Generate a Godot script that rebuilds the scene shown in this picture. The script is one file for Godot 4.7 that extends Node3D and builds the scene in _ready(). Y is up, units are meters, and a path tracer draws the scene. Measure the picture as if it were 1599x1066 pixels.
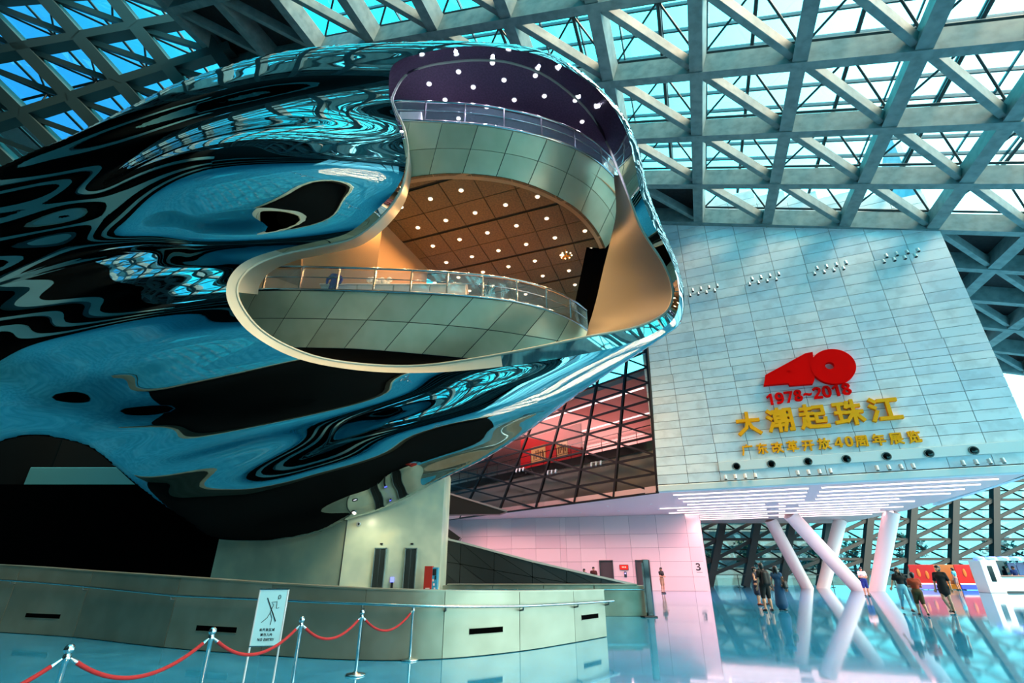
extends Node3D
# Entrance hall of a museum: mirror-skinned cloud pavilion, stone-clad block, glazed lattice roof.

var M := {}
var shared := {}
var used := {}
var font_bold: SystemFont

# ------------------------------------------------------------------ helpers
func numbered(called: String) -> String:
	if not used.has(called):
		used[called] = 0
		return called
	used[called] += 1
	return "%s_%03d" % [called, used[called]]

func thing(called: String, label: String, category: String, at := Vector3.ZERO, turn := 0.0, group := "") -> Node3D:
	var o := Node3D.new()
	o.name = numbered(called)
	add_child(o)
	o.position = at
	o.rotation.y = turn
	tag(o, label, category, group)
	return o

func tag(o: Node, label: String, category := "", group := "", kind := "") -> void:
	if label: o.set_meta("label", label)
	if category: o.set_meta("category", category)
	if group: o.set_meta("group", group)
	if kind: o.set_meta("kind", kind)

func struct(called: String, label := "") -> Node3D:
	var o := Node3D.new()
	o.name = called
	add_child(o)
	tag(o, label, "", "", "structure")
	return o

func dup(root: Node3D, at: Vector3, label := "", group := "") -> Node3D:
	var base: String = root.get_meta("base_name")
	var r: Node3D = root.duplicate()
	r.name = numbered(base)
	add_child(r)
	r.position = at
	tag(r, label, "", group)
	return r

func mat(col: Color, rough := 0.6, metal := 0.0) -> StandardMaterial3D:
	var m := StandardMaterial3D.new()
	m.albedo_color = col
	m.roughness = rough
	m.metallic = metal
	return m

func glow(col: Color, e: float, base := Color(0.8, 0.8, 0.8)) -> StandardMaterial3D:
	var m := mat(base, 0.5)
	m.emission_enabled = true
	m.emission = col
	m.emission_energy_multiplier = e
	return m

func glass(col: Color, alpha: float, rough := 0.02) -> StandardMaterial3D:
	var m := mat(col, rough)
	m.transparency = BaseMaterial3D.TRANSPARENCY_ALPHA
	m.albedo_color = Color(col.r, col.g, col.b, alpha)
	return m

func noise_tex(freq: float, ramp: Array, seed_ := 1, octaves := 4, as_normal := false, bump := 1.0) -> NoiseTexture2D:
	var n := FastNoiseLite.new()
	n.seed = seed_
	n.noise_type = FastNoiseLite.TYPE_SIMPLEX_SMOOTH
	n.frequency = freq
	n.fractal_octaves = octaves
	var t := NoiseTexture2D.new()
	t.width = 512
	t.height = 512
	t.seamless = true
	t.noise = n
	if as_normal:
		t.as_normal_map = true
		t.bump_strength = bump
	else:
		var g := Gradient.new()
		g.offsets = PackedFloat32Array([0.25, 0.5, 0.75])
		g.colors = PackedColorArray([ramp[0], ramp[1], ramp[2]])
		t.color_ramp = g
	return t

func tri(m: StandardMaterial3D, tex: Texture2D, scale: float) -> StandardMaterial3D:
	m.albedo_texture = tex
	m.uv1_triplanar = true
	m.uv1_world_triplanar = true
	m.uv1_scale = Vector3.ONE * scale
	return m

func B(smooth := false) -> SurfaceTool:
	var st := SurfaceTool.new()
	st.begin(Mesh.PRIMITIVE_TRIANGLES)
	st.set_smooth_group(0 if smooth else -1)
	return st

func fin(st: SurfaceTool) -> ArrayMesh:
	st.generate_normals()
	return st.commit()

func put(called: String, mesh: Mesh, m: Material, parent: Node = null, xf := Transform3D()) -> MeshInstance3D:
	var o := MeshInstance3D.new()
	o.mesh = mesh
	if m: o.material_override = m
	o.transform = xf
	if parent == null:
		o.name = numbered(called)
		add_child(o)
	else:
		o.name = called
		parent.add_child(o, true)
	return o

func obj(called: String, st: SurfaceTool, m: Material, parent: Node = null) -> MeshInstance3D:
	return put(called, fin(st), m, parent)

func quad(st: SurfaceTool, a: Vector3, b: Vector3, c: Vector3, d: Vector3) -> void:
	for p in [a, b, c, a, c, d]: st.add_vertex(p)

func hexa(st: SurfaceTool, a: Vector3, b: Vector3, c: Vector3, d: Vector3, t: Vector3) -> void:
	# a b c d counter-clockwise as seen from the front, t goes to the back
	var e := a + t
	var f := b + t
	var g := c + t
	var h := d + t
	quad(st, a, d, c, b)
	quad(st, e, f, g, h)
	quad(st, a, b, f, e)
	quad(st, b, c, g, f)
	quad(st, c, d, h, g)
	quad(st, d, a, e, h)

func box(st: SurfaceTool, xf: Transform3D, s: Vector3) -> void:
	var h := s * 0.5
	hexa(st, xf * Vector3(-h.x, -h.y, h.z), xf * Vector3(h.x, -h.y, h.z), xf * Vector3(h.x, h.y, h.z), xf * Vector3(-h.x, h.y, h.z), xf.basis * Vector3(0, 0, -s.z))

func cbox(st: SurfaceTool, xf: Transform3D, s: Vector3, c: float) -> void:
	# a box with chamfered edges
	var h := s * 0.5
	var g := h - Vector3.ONE * c
	for ax in 3:
		var a1 := (ax + 1) % 3
		var a2 := (ax + 2) % 3
		for sg in [-1.0, 1.0]:
			var q: Array[Vector3] = []
			for w in [[-1, -1], [1, -1], [1, 1], [-1, 1]]:
				var p := Vector3.ZERO
				p[ax] = h[ax] * sg
				p[a1] = g[a1] * w[0]
				p[a2] = g[a2] * w[1]
				q.append(xf * p)
			if sg > 0: quad(st, q[0], q[3], q[2], q[1])
			else: quad(st, q[0], q[1], q[2], q[3])
		for s1 in [-1.0, 1.0]:
			for s2 in [-1.0, 1.0]:
				var q2: Array[Vector3] = []
				for w in [[0, -1], [0, 1], [1, 1], [1, -1]]:
					var p := Vector3.ZERO
					p[ax] = g[ax] * w[1]
					p[a1] = (h[a1] if w[0] == 0 else g[a1]) * s1
					p[a2] = (g[a2] if w[0] == 0 else h[a2]) * s2
					q2.append(xf * p)
				if s1 * s2 > 0: quad(st, q2[0], q2[1], q2[2], q2[3])
				else: quad(st, q2[3], q2[2], q2[1], q2[0])
	for sx in [-1.0, 1.0]:
		for sy in [-1.0, 1.0]:
			for sz in [-1.0, 1.0]:
				var a := xf * Vector3(h.x * sx, g.y * sy, g.z * sz)
				var b := xf * Vector3(g.x * sx, h.y * sy, g.z * sz)
				var d := xf * Vector3(g.x * sx, g.y * sy, h.z * sz)
				for p in ([a, d, b] if sx * sy * sz > 0 else [a, b, d]): st.add_vertex(p)

func at(p: Vector3) -> Transform3D:
	return Transform3D(Basis(), p)

func frame(a: Vector3, b: Vector3, up: Vector3) -> Transform3D:
	# x runs from a to b, y is close to up, the origin is the middle
	var x := (b - a).normalized()
	var z := x.cross(up).normalized()
	var y := z.cross(x)
	return Transform3D(Basis(x, y, z), (a + b) * 0.5)

func bar(st: SurfaceTool, a: Vector3, b: Vector3, h: float, w: float, up := Vector3.UP, c := 0.0) -> void:
	var d := (b - a).normalized()
	if absf(d.dot(up)) > 0.98: up = Vector3(1, 0, 0.3)
	if c > 0.0: cbox(st, frame(a, b, up), Vector3(a.distance_to(b), h, w), c)
	else: box(st, frame(a, b, up), Vector3(a.distance_to(b), h, w))

func tube(st: SurfaceTool, pts: Array, radii, n := 8) -> void:
	var rings := []
	var side := Vector3.ZERO
	for k in pts.size():
		var p: Vector3 = pts[k]
		var d: Vector3 = ((pts[k + 1] if k + 1 < pts.size() else p) - (pts[k - 1] if k > 0 else p)).normalized()
		if side == Vector3.ZERO:
			side = d.cross(Vector3.UP if absf(d.y) < 0.9 else Vector3.RIGHT).normalized()
		side = (side - d * side.dot(d)).normalized()
		var up := side.cross(d)
		var r: float = radii[k] if radii is Array else radii
		var ring: Array[Vector3] = []
		for j in n:
			var a := TAU * j / n
			ring.append(p + (side * cos(a) + up * sin(a)) * r)
		rings.append(ring)
	for k in rings.size() - 1:
		for j in n:
			var j2 := (j + 1) % n
			quad(st, rings[k][j], rings[k + 1][j], rings[k + 1][j2], rings[k][j2])
	for e in [0, rings.size() - 1]:
		var r: Array = rings[e]
		st.set_smooth_group(-1)
		for j in range(1, n - 1):
			for p in ([r[0], r[j], r[j + 1]] if e == 0 else [r[0], r[j + 1], r[j]]): st.add_vertex(p)
		st.set_smooth_group(0)

func lathe(st: SurfaceTool, prof: Array, n := 20, xf := Transform3D()) -> void:
	# prof: Vector2(radius, height) from bottom to top
	for k in prof.size() - 1:
		var p: Vector2 = prof[k]
		var q: Vector2 = prof[k + 1]
		for j in n:
			var a := TAU * j / n
			var b := TAU * (j + 1) / n
			var p0 := xf * Vector3(p.x * cos(a), p.y, p.x * sin(a))
			var p1 := xf * Vector3(p.x * cos(b), p.y, p.x * sin(b))
			var q0 := xf * Vector3(q.x * cos(a), q.y, q.x * sin(a))
			var q1 := xf * Vector3(q.x * cos(b), q.y, q.x * sin(b))
			if p.x > 0.0001:
				for v in [p0, p1, q1]: st.add_vertex(v)
			if q.x > 0.0001:
				for v in [p0, q1, q0]: st.add_vertex(v)

func ball(st: SurfaceTool, c: Vector3, r: Vector3, n := 12) -> void:
	var prof := []
	for k in n / 2 + 1:
		var a := -PI / 2 + PI * k / (n / 2)
		prof.append(Vector2(cos(a), sin(a)))
	lathe(st, prof, n, Transform3D(Basis.from_scale(r), c))

func plate(st: SurfaceTool, poly: PackedVector2Array, xf: Transform3D, depth: float) -> void:
	# poly in the plane of xf (x, y), thickened along its z from 0 to depth
	var p := poly
	if Geometry2D.is_polygon_clockwise(p):
		p = p.duplicate()
		p.reverse()
	var ix := Geometry2D.triangulate_polygon(p)
	for t in range(0, ix.size(), 3):
		var a := p[ix[t]]
		var b := p[ix[t + 1]]
		var c := p[ix[t + 2]]
		if (b - a).cross(c - a) < 0:
			var s := b
			b = c
			c = s
		for v in [a, c, b]: st.add_vertex(xf * Vector3(v.x, v.y, depth))
		for v in [a, b, c]: st.add_vertex(xf * Vector3(v.x, v.y, 0))
	for k in p.size():
		var a := p[k]
		var b := p[(k + 1) % p.size()]
		quad(st, xf * Vector3(a.x, a.y, 0), xf * Vector3(a.x, a.y, depth), xf * Vector3(b.x, b.y, depth), xf * Vector3(b.x, b.y, 0))

func catmull(pts: Array, n: int, closed := false) -> Array:
	var out := []
	var L := pts.size()
	for i in (L if closed else L - 1):
		var a = pts[(i - 1 + L) % L] if closed or i > 0 else pts[i] * 2 - pts[i + 1]
		var b = pts[i]
		var c = pts[(i + 1) % L]
		var d = pts[(i + 2) % L] if closed or i + 2 < L else c * 2 - b
		for k in n:
			var t := float(k) / n
			out.append(0.5 * ((b * 2.0) + (c - a) * t + (a * 2.0 - b * 5.0 + c * 4.0 - d) * t * t + (b * 3.0 - a - c * 3.0 + d) * t * t * t))
	if not closed: out.append(pts[L - 1])
	return out

func along(line: Array, t: float) -> Vector3:
	# the point at share t of a polyline's length
	var total := 0.0
	for k in line.size() - 1: total += line[k].distance_to(line[k + 1])
	var left := total * clampf(t, 0, 1)
	for k in line.size() - 1:
		var s: float = line[k].distance_to(line[k + 1])
		if left <= s or k == line.size() - 2: return line[k].lerp(line[k + 1], clampf(left / maxf(s, 1e-6), 0, 1))
		left -= s
	return line[0]

func stretch(line: Array, t0: float, t1: float, n: int) -> Array:
	var out := []
	for k in n + 1: out.append(along(line, lerpf(t0, t1, float(k) / n)))
	return out

func strip_between(st: SurfaceTool, a: Array, b: Array, closed := false) -> void:
	for k in (a.size() if closed else a.size() - 1):
		var j := (k + 1) % a.size()
		quad(st, a[k], b[k], b[j], a[j])

func curved_panel(st: SurfaceTool, lo: Array, hi: Array, depth: Vector3) -> void:
	# a thick panel between two lines of equally many points
	for k in lo.size() - 1:
		st.set_smooth_group(0)
		quad(st, lo[k], hi[k], hi[k + 1], lo[k + 1])
		st.set_smooth_group(-1)
		quad(st, lo[k] + depth, lo[k + 1] + depth, hi[k + 1] + depth, hi[k] + depth)
		quad(st, lo[k], lo[k + 1], lo[k + 1] + depth, lo[k] + depth)
		quad(st, hi[k + 1], hi[k], hi[k] + depth, hi[k + 1] + depth)
	var e := lo.size() - 1
	quad(st, lo[0], lo[0] + depth, hi[0] + depth, hi[0])
	quad(st, lo[e], hi[e], hi[e] + depth, lo[e] + depth)

func omni(parent: Node, p: Vector3, col: Color, e: float, size := 0.05) -> void:
	var l := OmniLight3D.new()
	l.light_color = col
	l.light_energy = e
	l.omni_range = 60
	l.omni_attenuation = 2
	l.light_size = size
	l.shadow_enabled = true
	parent.add_child(l)
	l.position = p

func spot(parent: Node, p: Vector3, to: Vector3, col: Color, e: float, angle: float, size := 0.05) -> void:
	var l := SpotLight3D.new()
	l.light_color = col
	l.light_energy = e
	l.spot_range = 60
	l.spot_attenuation = 2
	l.spot_angle = angle
	l.light_size = size
	l.shadow_enabled = true
	parent.add_child(l)
	var g: Vector3 = parent.global_transform * p
	l.look_at_from_position(g, to, Vector3.UP if absf((to - g).normalized().y) < 0.95 else Vector3.RIGHT)

func area(parent: Node, p: Vector3, to: Vector3, up: Vector3, size: Vector2, col: Color, e: float) -> void:
	var l := AreaLight3D.new()
	l.light_color = col
	l.light_energy = e
	l.area_range = 80
	l.area_attenuation = 2
	l.area_size = size
	l.shadow_enabled = true
	parent.add_child(l)
	l.look_at_from_position(parent.global_transform * p, to, up)

# ------------------------------------------------------------------ materials
func make_materials() -> void:
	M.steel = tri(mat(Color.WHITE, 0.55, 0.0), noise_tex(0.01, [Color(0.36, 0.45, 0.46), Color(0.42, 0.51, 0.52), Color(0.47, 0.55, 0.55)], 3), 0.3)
	M.pipe = mat(Color(0.16, 0.23, 0.26), 0.45, 0.3)
	M.mullion = mat(Color(0.13, 0.30, 0.36), 0.5)
	M.roof_glass = glass(Color(0.35, 0.75, 0.82), 0.10)
	M.roof_dark = tri(mat(Color.WHITE, 0.8), noise_tex(0.02, [Color(0.10, 0.11, 0.13), Color(0.13, 0.14, 0.16), Color(0.16, 0.165, 0.18)], 5), 0.4)
	M.white_panel = mat(Color(0.85, 0.88, 0.88), 0.5)
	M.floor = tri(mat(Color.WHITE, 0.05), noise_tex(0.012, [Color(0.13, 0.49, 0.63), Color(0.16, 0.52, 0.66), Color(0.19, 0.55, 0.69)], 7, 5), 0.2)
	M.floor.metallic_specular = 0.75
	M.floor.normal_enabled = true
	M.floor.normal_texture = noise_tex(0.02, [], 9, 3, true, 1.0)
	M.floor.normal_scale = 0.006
	M.chrome = mat(Color(0.62, 0.70, 0.72), 0.025, 1.0)
	M.lip = mat(Color(0.74, 0.79, 0.80), 0.03, 1.0)
	M.lip_pale = mat(Color(0.62, 0.64, 0.58), 0.45, 0.2)
	M.lining = mat(Color(0.31, 0.36, 0.365), 0.55)
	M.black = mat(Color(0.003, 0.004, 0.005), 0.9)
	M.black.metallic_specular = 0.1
	M.parapet = []
	for k in 3:
		var m := tri(mat(Color.WHITE, 0.36, 0.3), noise_tex(0.006, [Color(0.78, 0.76, 0.62).darkened(0.04 * k), Color(0.81, 0.79, 0.65).darkened(0.04 * k), Color(0.84, 0.81, 0.68).darkened(0.04 * k)], 20 + k, 3), 0.25)
		M.parapet.append(m)
	M.chrome_rail = mat(Color(0.75, 0.78, 0.79), 0.18, 1.0)
	M.rail_glass = glass(Color(0.62, 0.78, 0.80), 0.13)
	M.brown_ceiling = tri(mat(Color.WHITE, 0.6), noise_tex(0.02, [Color(0.33, 0.27, 0.17), Color(0.37, 0.30, 0.19), Color(0.41, 0.33, 0.21)], 31), 0.8)
	M.brown_dark = mat(Color(0.05, 0.035, 0.025), 0.8)
	M.brown_wall = tri(mat(Color.WHITE, 0.75), noise_tex(0.05, [Color(0.58, 0.46, 0.32), Color(0.62, 0.49, 0.35), Color(0.66, 0.52, 0.37)], 33), 1.2)
	M.purple = tri(mat(Color.WHITE, 0.7), noise_tex(0.03, [Color(0.29, 0.22, 0.31), Color(0.32, 0.245, 0.34), Color(0.35, 0.27, 0.37)], 35), 0.6)
	M.stone = []
	for k in 4:
		var c: Color = [Color(0.88, 0.92, 0.94), Color(0.83, 0.89, 0.93), Color(0.91, 0.93, 0.94), Color(0.86, 0.91, 0.94)][k]
		M.stone.append(tri(mat(Color.WHITE, 0.5), noise_tex(0.008, [c.darkened(0.08), c, c.lightened(0.10)], 40 + k, 5), 0.22))
	M.stone_joint = mat(Color(0.10, 0.13, 0.16), 0.9)
	M.soffit = mat(Color(0.92, 0.75, 0.745), 0.45)
	M.column = mat(Color(0.95, 0.85, 0.83), 0.4)
	M.pink_wall = []
	for k in 3: M.pink_wall.append(mat([Color(0.86, 0.77, 0.77), Color(0.84, 0.75, 0.755), Color(0.87, 0.79, 0.785)][k], 0.3))
	M.gallery = mat(Color(0.20, 0.40, 0.43), 0.7)  # colour of the bands added for the cloud's reflections
	M.white = mat(Color(0.88, 0.86, 0.85), 0.35)
	M.counter = []
	for k in 3:
		var m := tri(mat(Color.WHITE, 0.40, 0.65), noise_tex(0.006, [Color(0.54, 0.54, 0.47).darkened(0.04 * k), Color(0.57, 0.57, 0.50).darkened(0.04 * k), Color(0.60, 0.60, 0.53).darkened(0.04 * k)], 50 + k, 3), 0.3)
		M.counter.append(m)
	M.dark_panel = []
	for k in 3: M.dark_panel.append(mat(Color(0.10, 0.095, 0.095).lightened(0.02 * k), 0.4, 0.2))
	M.tower = tri(mat(Color.WHITE, 0.3, 0.0), noise_tex(0.005, [Color(0.72, 0.76, 0.68), Color(0.80, 0.82, 0.73), Color(0.88, 0.87, 0.75)], 60, 4), 0.16)
	M.door_metal = mat(Color(0.36, 0.40, 0.40), 0.3, 0.8)
	M.red = mat(Color(1.0, 0.015, 0.01), 0.8)
	M.red.metallic_specular = 0.15
	M.gold = mat(Color(1.0, 0.66, 0.10), 0.6)
	M.gold.metallic_specular = 0.2
	M.red_velvet = mat(Color(0.55, 0.01, 0.03), 0.8)
	M.red_velvet.rim_enabled = true
	M.red_velvet.rim = 0.4
	M.dark_teal = mat(Color(0.015, 0.04, 0.05), 0.75)
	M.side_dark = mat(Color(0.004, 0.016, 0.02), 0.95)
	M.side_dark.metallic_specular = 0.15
	M.dark_teal.metallic_specular = 0.2
	M.shaded_steel = mat(Color(0.10, 0.20, 0.21), 0.6)  # roof steel with the flank's shade put into its colour
	M.ink = mat(Color(0.03, 0.05, 0.08), 0.6)
	M.dark_glass = mat(Color(0.05, 0.07, 0.08), 0.05)
	M.facade_glass = glass(Color(0.0, 0.40, 0.47), 0.5)
	M.facade_steel = mat(Color(0.085, 0.08, 0.085), 0.6)
	M.grid_black = mat(Color(0.02, 0.024, 0.028), 0.5)
	M.inner_glass = glass(Color(0.10, 0.11, 0.12), 0.07)
	M.lamp_body = mat(Color(0.80, 0.82, 0.83), 0.3, 0.4)
	M.lens = mat(Color(0.02, 0.02, 0.025), 0.1)
	M.skin = mat(Color(0.74, 0.52, 0.40), 0.55)
	M.skin.subsurf_scatter_enabled = true
	M.skin.subsurf_scatter_strength = 0.1
	M.hair = mat(Color(0.02, 0.017, 0.016), 0.45)
	font_bold = SystemFont.new()
	font_bold.font_names = PackedStringArray(["Droid Sans"])
	font_bold.font_weight = 700

# ------------------------------------------------------------------ light, sky, camera
func make_view() -> void:
	var cam := Camera3D.new()
	cam.name = "camera"
	add_child(cam)
	cam.position = Vector3(0, 1.6, 0)
	cam.rotation_degrees = Vector3(24.6, 0, 0)
	cam.fov = 2.0 * rad_to_deg(atan(533.0 / 770.0))
	cam.far = 400
	cam.current = true
	var env := Environment.new()
	env.tonemap_mode = Environment.TONE_MAPPER_LINEAR
	env.tonemap_exposure = 1.8
	env.sdfgi_enabled = true
	env.ssao_enabled = true
	env.ssil_enabled = true
	env.background_mode = Environment.BG_SKY
	# tropical late-morning air: a brighter, paler half towards the sun (to the right), deeper cyan away from it
	var img := Image.create(512, 256, false, Image.FORMAT_RGBF)
	for y in 256:
		var el := PI * (0.5 - (y + 0.5) / 256.0)
		for x in 512:
			var az := TAU * (x + 0.5) / 512.0   # 0 is straight ahead, to the right is positive
			var d := Vector3(sin(az) * cos(el), sin(el), -cos(az) * cos(el))
			var s := d.dot(Vector3(0.92, 0.34, 0.20).normalized()) * 0.5 + 0.5
			var k := pow(s, 7.0)
			var low := pow(clampf(1.0 - maxf(el, 0.0) / 1.1, 0, 1), 2.0)
			var c := Vector3(0.001, 0.065, 0.17).lerp(Vector3(0.002, 0.62, 0.68), smoothstep(0.25, 0.75, s))
			c = c.lerp(Vector3(0.80, 1.24, 1.26), clampf(k * 0.95 + low * 0.35 * s * s, 0, 1))
			if el < 0: c *= 0.35
			img.set_pixel(x, y, Color(c.x, c.y, c.z))
	var sky := Sky.new()
	var pano := PanoramaSkyMaterial.new()
	pano.panorama = ImageTexture.create_from_image(img)
	pano.energy_multiplier = 1.0
	sky.sky_material = pano
	env.sky = sky
	env.background_energy_multiplier = 4.2
	var we := WorldEnvironment.new()
	we.name = "world_environment"
	we.environment = env
	add_child(we)
	# hazy sun high on the right, behind the camera
	var sun := DirectionalLight3D.new()
	sun.name = "sun"
	sun.light_color = Color(1.0, 0.84, 0.66)
	sun.light_energy = 3.0
	sun.light_angular_distance = 30.0
	sun.shadow_enabled = true
	add_child(sun)
	sun.look_at_from_position(Vector3.ZERO, -Vector3(0.60, 0.72, 0.42), Vector3.UP)

# ------------------------------------------------------------------ roof
const GT := Vector3(16.029, 20.906, -25.055)
const GU := Vector3(0.338, 0.042, -0.94)
const GV := Vector3(-0.898, 0.312, -0.309)
const GN := Vector3(0.28, 0.949, 0.143)

func node(i: float, j: float, up := 0.0) -> Vector3:
	var b := 4.06 * j + 0.12
	return GT + GU * (-3.95 * i + 0.042 * b - 0.15) + GV * b + GN * up

func box_mesh(size: Vector3, c := 0.0) -> ArrayMesh:
	var key := "box%s%.3f" % [size.snapped(Vector3.ONE * 0.01), c]
	if not shared.has(key):
		var st := B()
		if c > 0: cbox(st, Transform3D(), size, c)
		else: box(st, Transform3D(), size)
		shared[key] = fin(st)
	return shared[key]

func roof() -> void:
	var c := struct("ceiling", "steel lattice roof with box beams, diagonal braces and cyan glazing")
	var i0 := -5
	var i1 := 14
	var j0 := -6
	var j1 := 8
	for i in range(i0, i1 + 1):
		var st := B()
		bar(st, node(i, j0), node(i, j1 if i < 6 else 15), 1.05, 0.42, GN)
		var o := obj("cross_beam", st, M.steel, c)
		o.position = GN * 0.5
	for j in range(j0, 16):
		var st := B()
		bar(st, node(i0 if j <= j1 else 6, j), node(i1, j), 1.0, 0.56, GN)
		var o := obj("long_beam", st, M.steel, c)
		o.position = GN * 0.53
	var web := B(true)
	for i in range(i0, i1):
		for j in range(j0, j1 if i < 6 else 15):
			var a := node(i, j, 0.42)
			var b := node(i + 1, j + 1, 0.42)
			var d := (b - a).normalized()
			put("brace", box_mesh(Vector3(4.75, 0.5, 0.30), 0.02), M.steel, c, Transform3D(frame(a, b, GN).basis, (a + b) * 0.5))
			var dark := i < 0 or i >= 10 or (j >= 6 and i < 6) or (i == 0 and (j >= 1 or j < -4)) or (i <= 1 and j < -5)  # dark panels added in the unseen rear rows keep daylight off the floor
			if dark:
				var f := frame(node(i + 0.5, j), node(i + 0.5, j + 1), GN)
				put("dark_panel", box_mesh(Vector3(4.02, 0.12, 3.9)), M.roof_dark, c, Transform3D(f.basis, node(i + 0.5, j + 0.5, 1.1)))
			else:
				var f := frame(node(i + 0.5, j), node(i + 0.5, j + 1), GN)
				put("glass_pane", box_mesh(Vector3(4.02, 0.03, 3.91)), M.roof_glass, c, Transform3D(f.basis, node(i + 0.5, j + 0.5, 3.0)))
				# thin webs of the space truss above the beams
				var top := node(i + 0.5, j + 0.5, 2.5)
				for q in [node(i, j, 1.0), node(i + 1, j, 1.0), node(i, j + 1, 1.0), node(i + 1, j + 1, 1.0)]:
					tube(web, [q, top], 0.055, 6)
	tag(obj("truss_web", web, M.pipe, c), "", "", "", "stuff")
	for i in range(0, i1):
		var st := B(true)
		tube(st, [node(i + 0.5, j0 + 1, 2.5), node(i + 0.5, 6 if i < 6 else 15, 2.5)], 0.10, 8)
		tube(st, [node(i + 0.02, j0 + 1, 1.25), node(i + 0.02, 6, 1.25)], 0.07, 8)
		obj("chord_pipe", st, M.pipe, c)
		var s2 := B()
		for t in [0.0, 0.33, 0.67]:
			bar(s2, node(i + t, j0 + 1, 3.0), node(i + t, 6, 3.0), 0.2, 0.08, GN)
		obj("glazing_bar", s2, M.mullion, c)
	for j in range(j0 + 1, 6):
		var st := B(true)
		tube(st, [node(0, j + 0.5, 2.5), node(i1, j + 0.5, 2.5)], 0.09, 8)
		obj("chord_pipe", st, M.pipe, c)
		var s2 := B()
		for t in [0.0, 0.5]:
			bar(s2, node(0, j + t, 3.0), node(i1, j + t, 3.0), 0.16, 0.07, GN)
		obj("glazing_bar", s2, M.mullion, c)

# the steep glazed flank on the left, a lattice of its own
const LA := Vector3(-30.019, 30.455, -19.784)
const LB := Vector3(-23.045, 31.624, -19.249)
const LC := Vector3(-27.058, 27.656, -21.065)
const LD := Vector3(-21.097, 29.392, -20.271)

func flank_node(i: float, j: float, out := 0.0) -> Vector3:
	# i along the courses, j down the slope
	var a := LA.lerp(LB, i * 0.5)
	var b := LC.lerp(LD, i * 0.5)
	var n := (LB - LA).cross(LC - LA).normalized()
	if n.z > 0: n = -n
	return a.lerp(b, j) + n * out

func flank() -> void:
	var c := struct("wall_left", "steep glazed lattice flank, deep shade put into its steel colour")
	var n := flank_node(0, 0, 1.0) - flank_node(0, 0)
	for j in range(-3, 5):
		var st := B()
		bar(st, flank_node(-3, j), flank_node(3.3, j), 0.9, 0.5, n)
		obj("cross_beam", st, M.shaded_steel, c).position = n * 0.45
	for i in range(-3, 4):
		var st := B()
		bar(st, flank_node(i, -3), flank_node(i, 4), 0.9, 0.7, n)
		obj("long_beam", st, M.shaded_steel, c).position = n * 0.45
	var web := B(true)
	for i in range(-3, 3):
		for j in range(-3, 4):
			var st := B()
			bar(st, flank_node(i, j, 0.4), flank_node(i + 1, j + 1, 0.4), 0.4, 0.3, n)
			obj("brace", st, M.shaded_steel, c)
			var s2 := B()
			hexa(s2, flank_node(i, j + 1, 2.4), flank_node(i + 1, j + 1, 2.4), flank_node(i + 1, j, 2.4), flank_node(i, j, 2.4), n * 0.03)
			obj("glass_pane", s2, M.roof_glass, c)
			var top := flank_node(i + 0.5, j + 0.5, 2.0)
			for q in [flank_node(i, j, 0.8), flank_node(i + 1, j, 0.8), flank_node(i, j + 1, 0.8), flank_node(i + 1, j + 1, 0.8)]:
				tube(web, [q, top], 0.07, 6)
			tube(web, [flank_node(i + 0.5, j, 2.0), flank_node(i + 0.5, j + 1, 2.0)], 0.09, 6)
			tube(web, [flank_node(i, j + 0.5, 2.0), flank_node(i + 1, j + 0.5, 2.0)], 0.09, 6)
	tag(obj("truss_web", web, M.pipe, c), "", "", "", "stuff")

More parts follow.
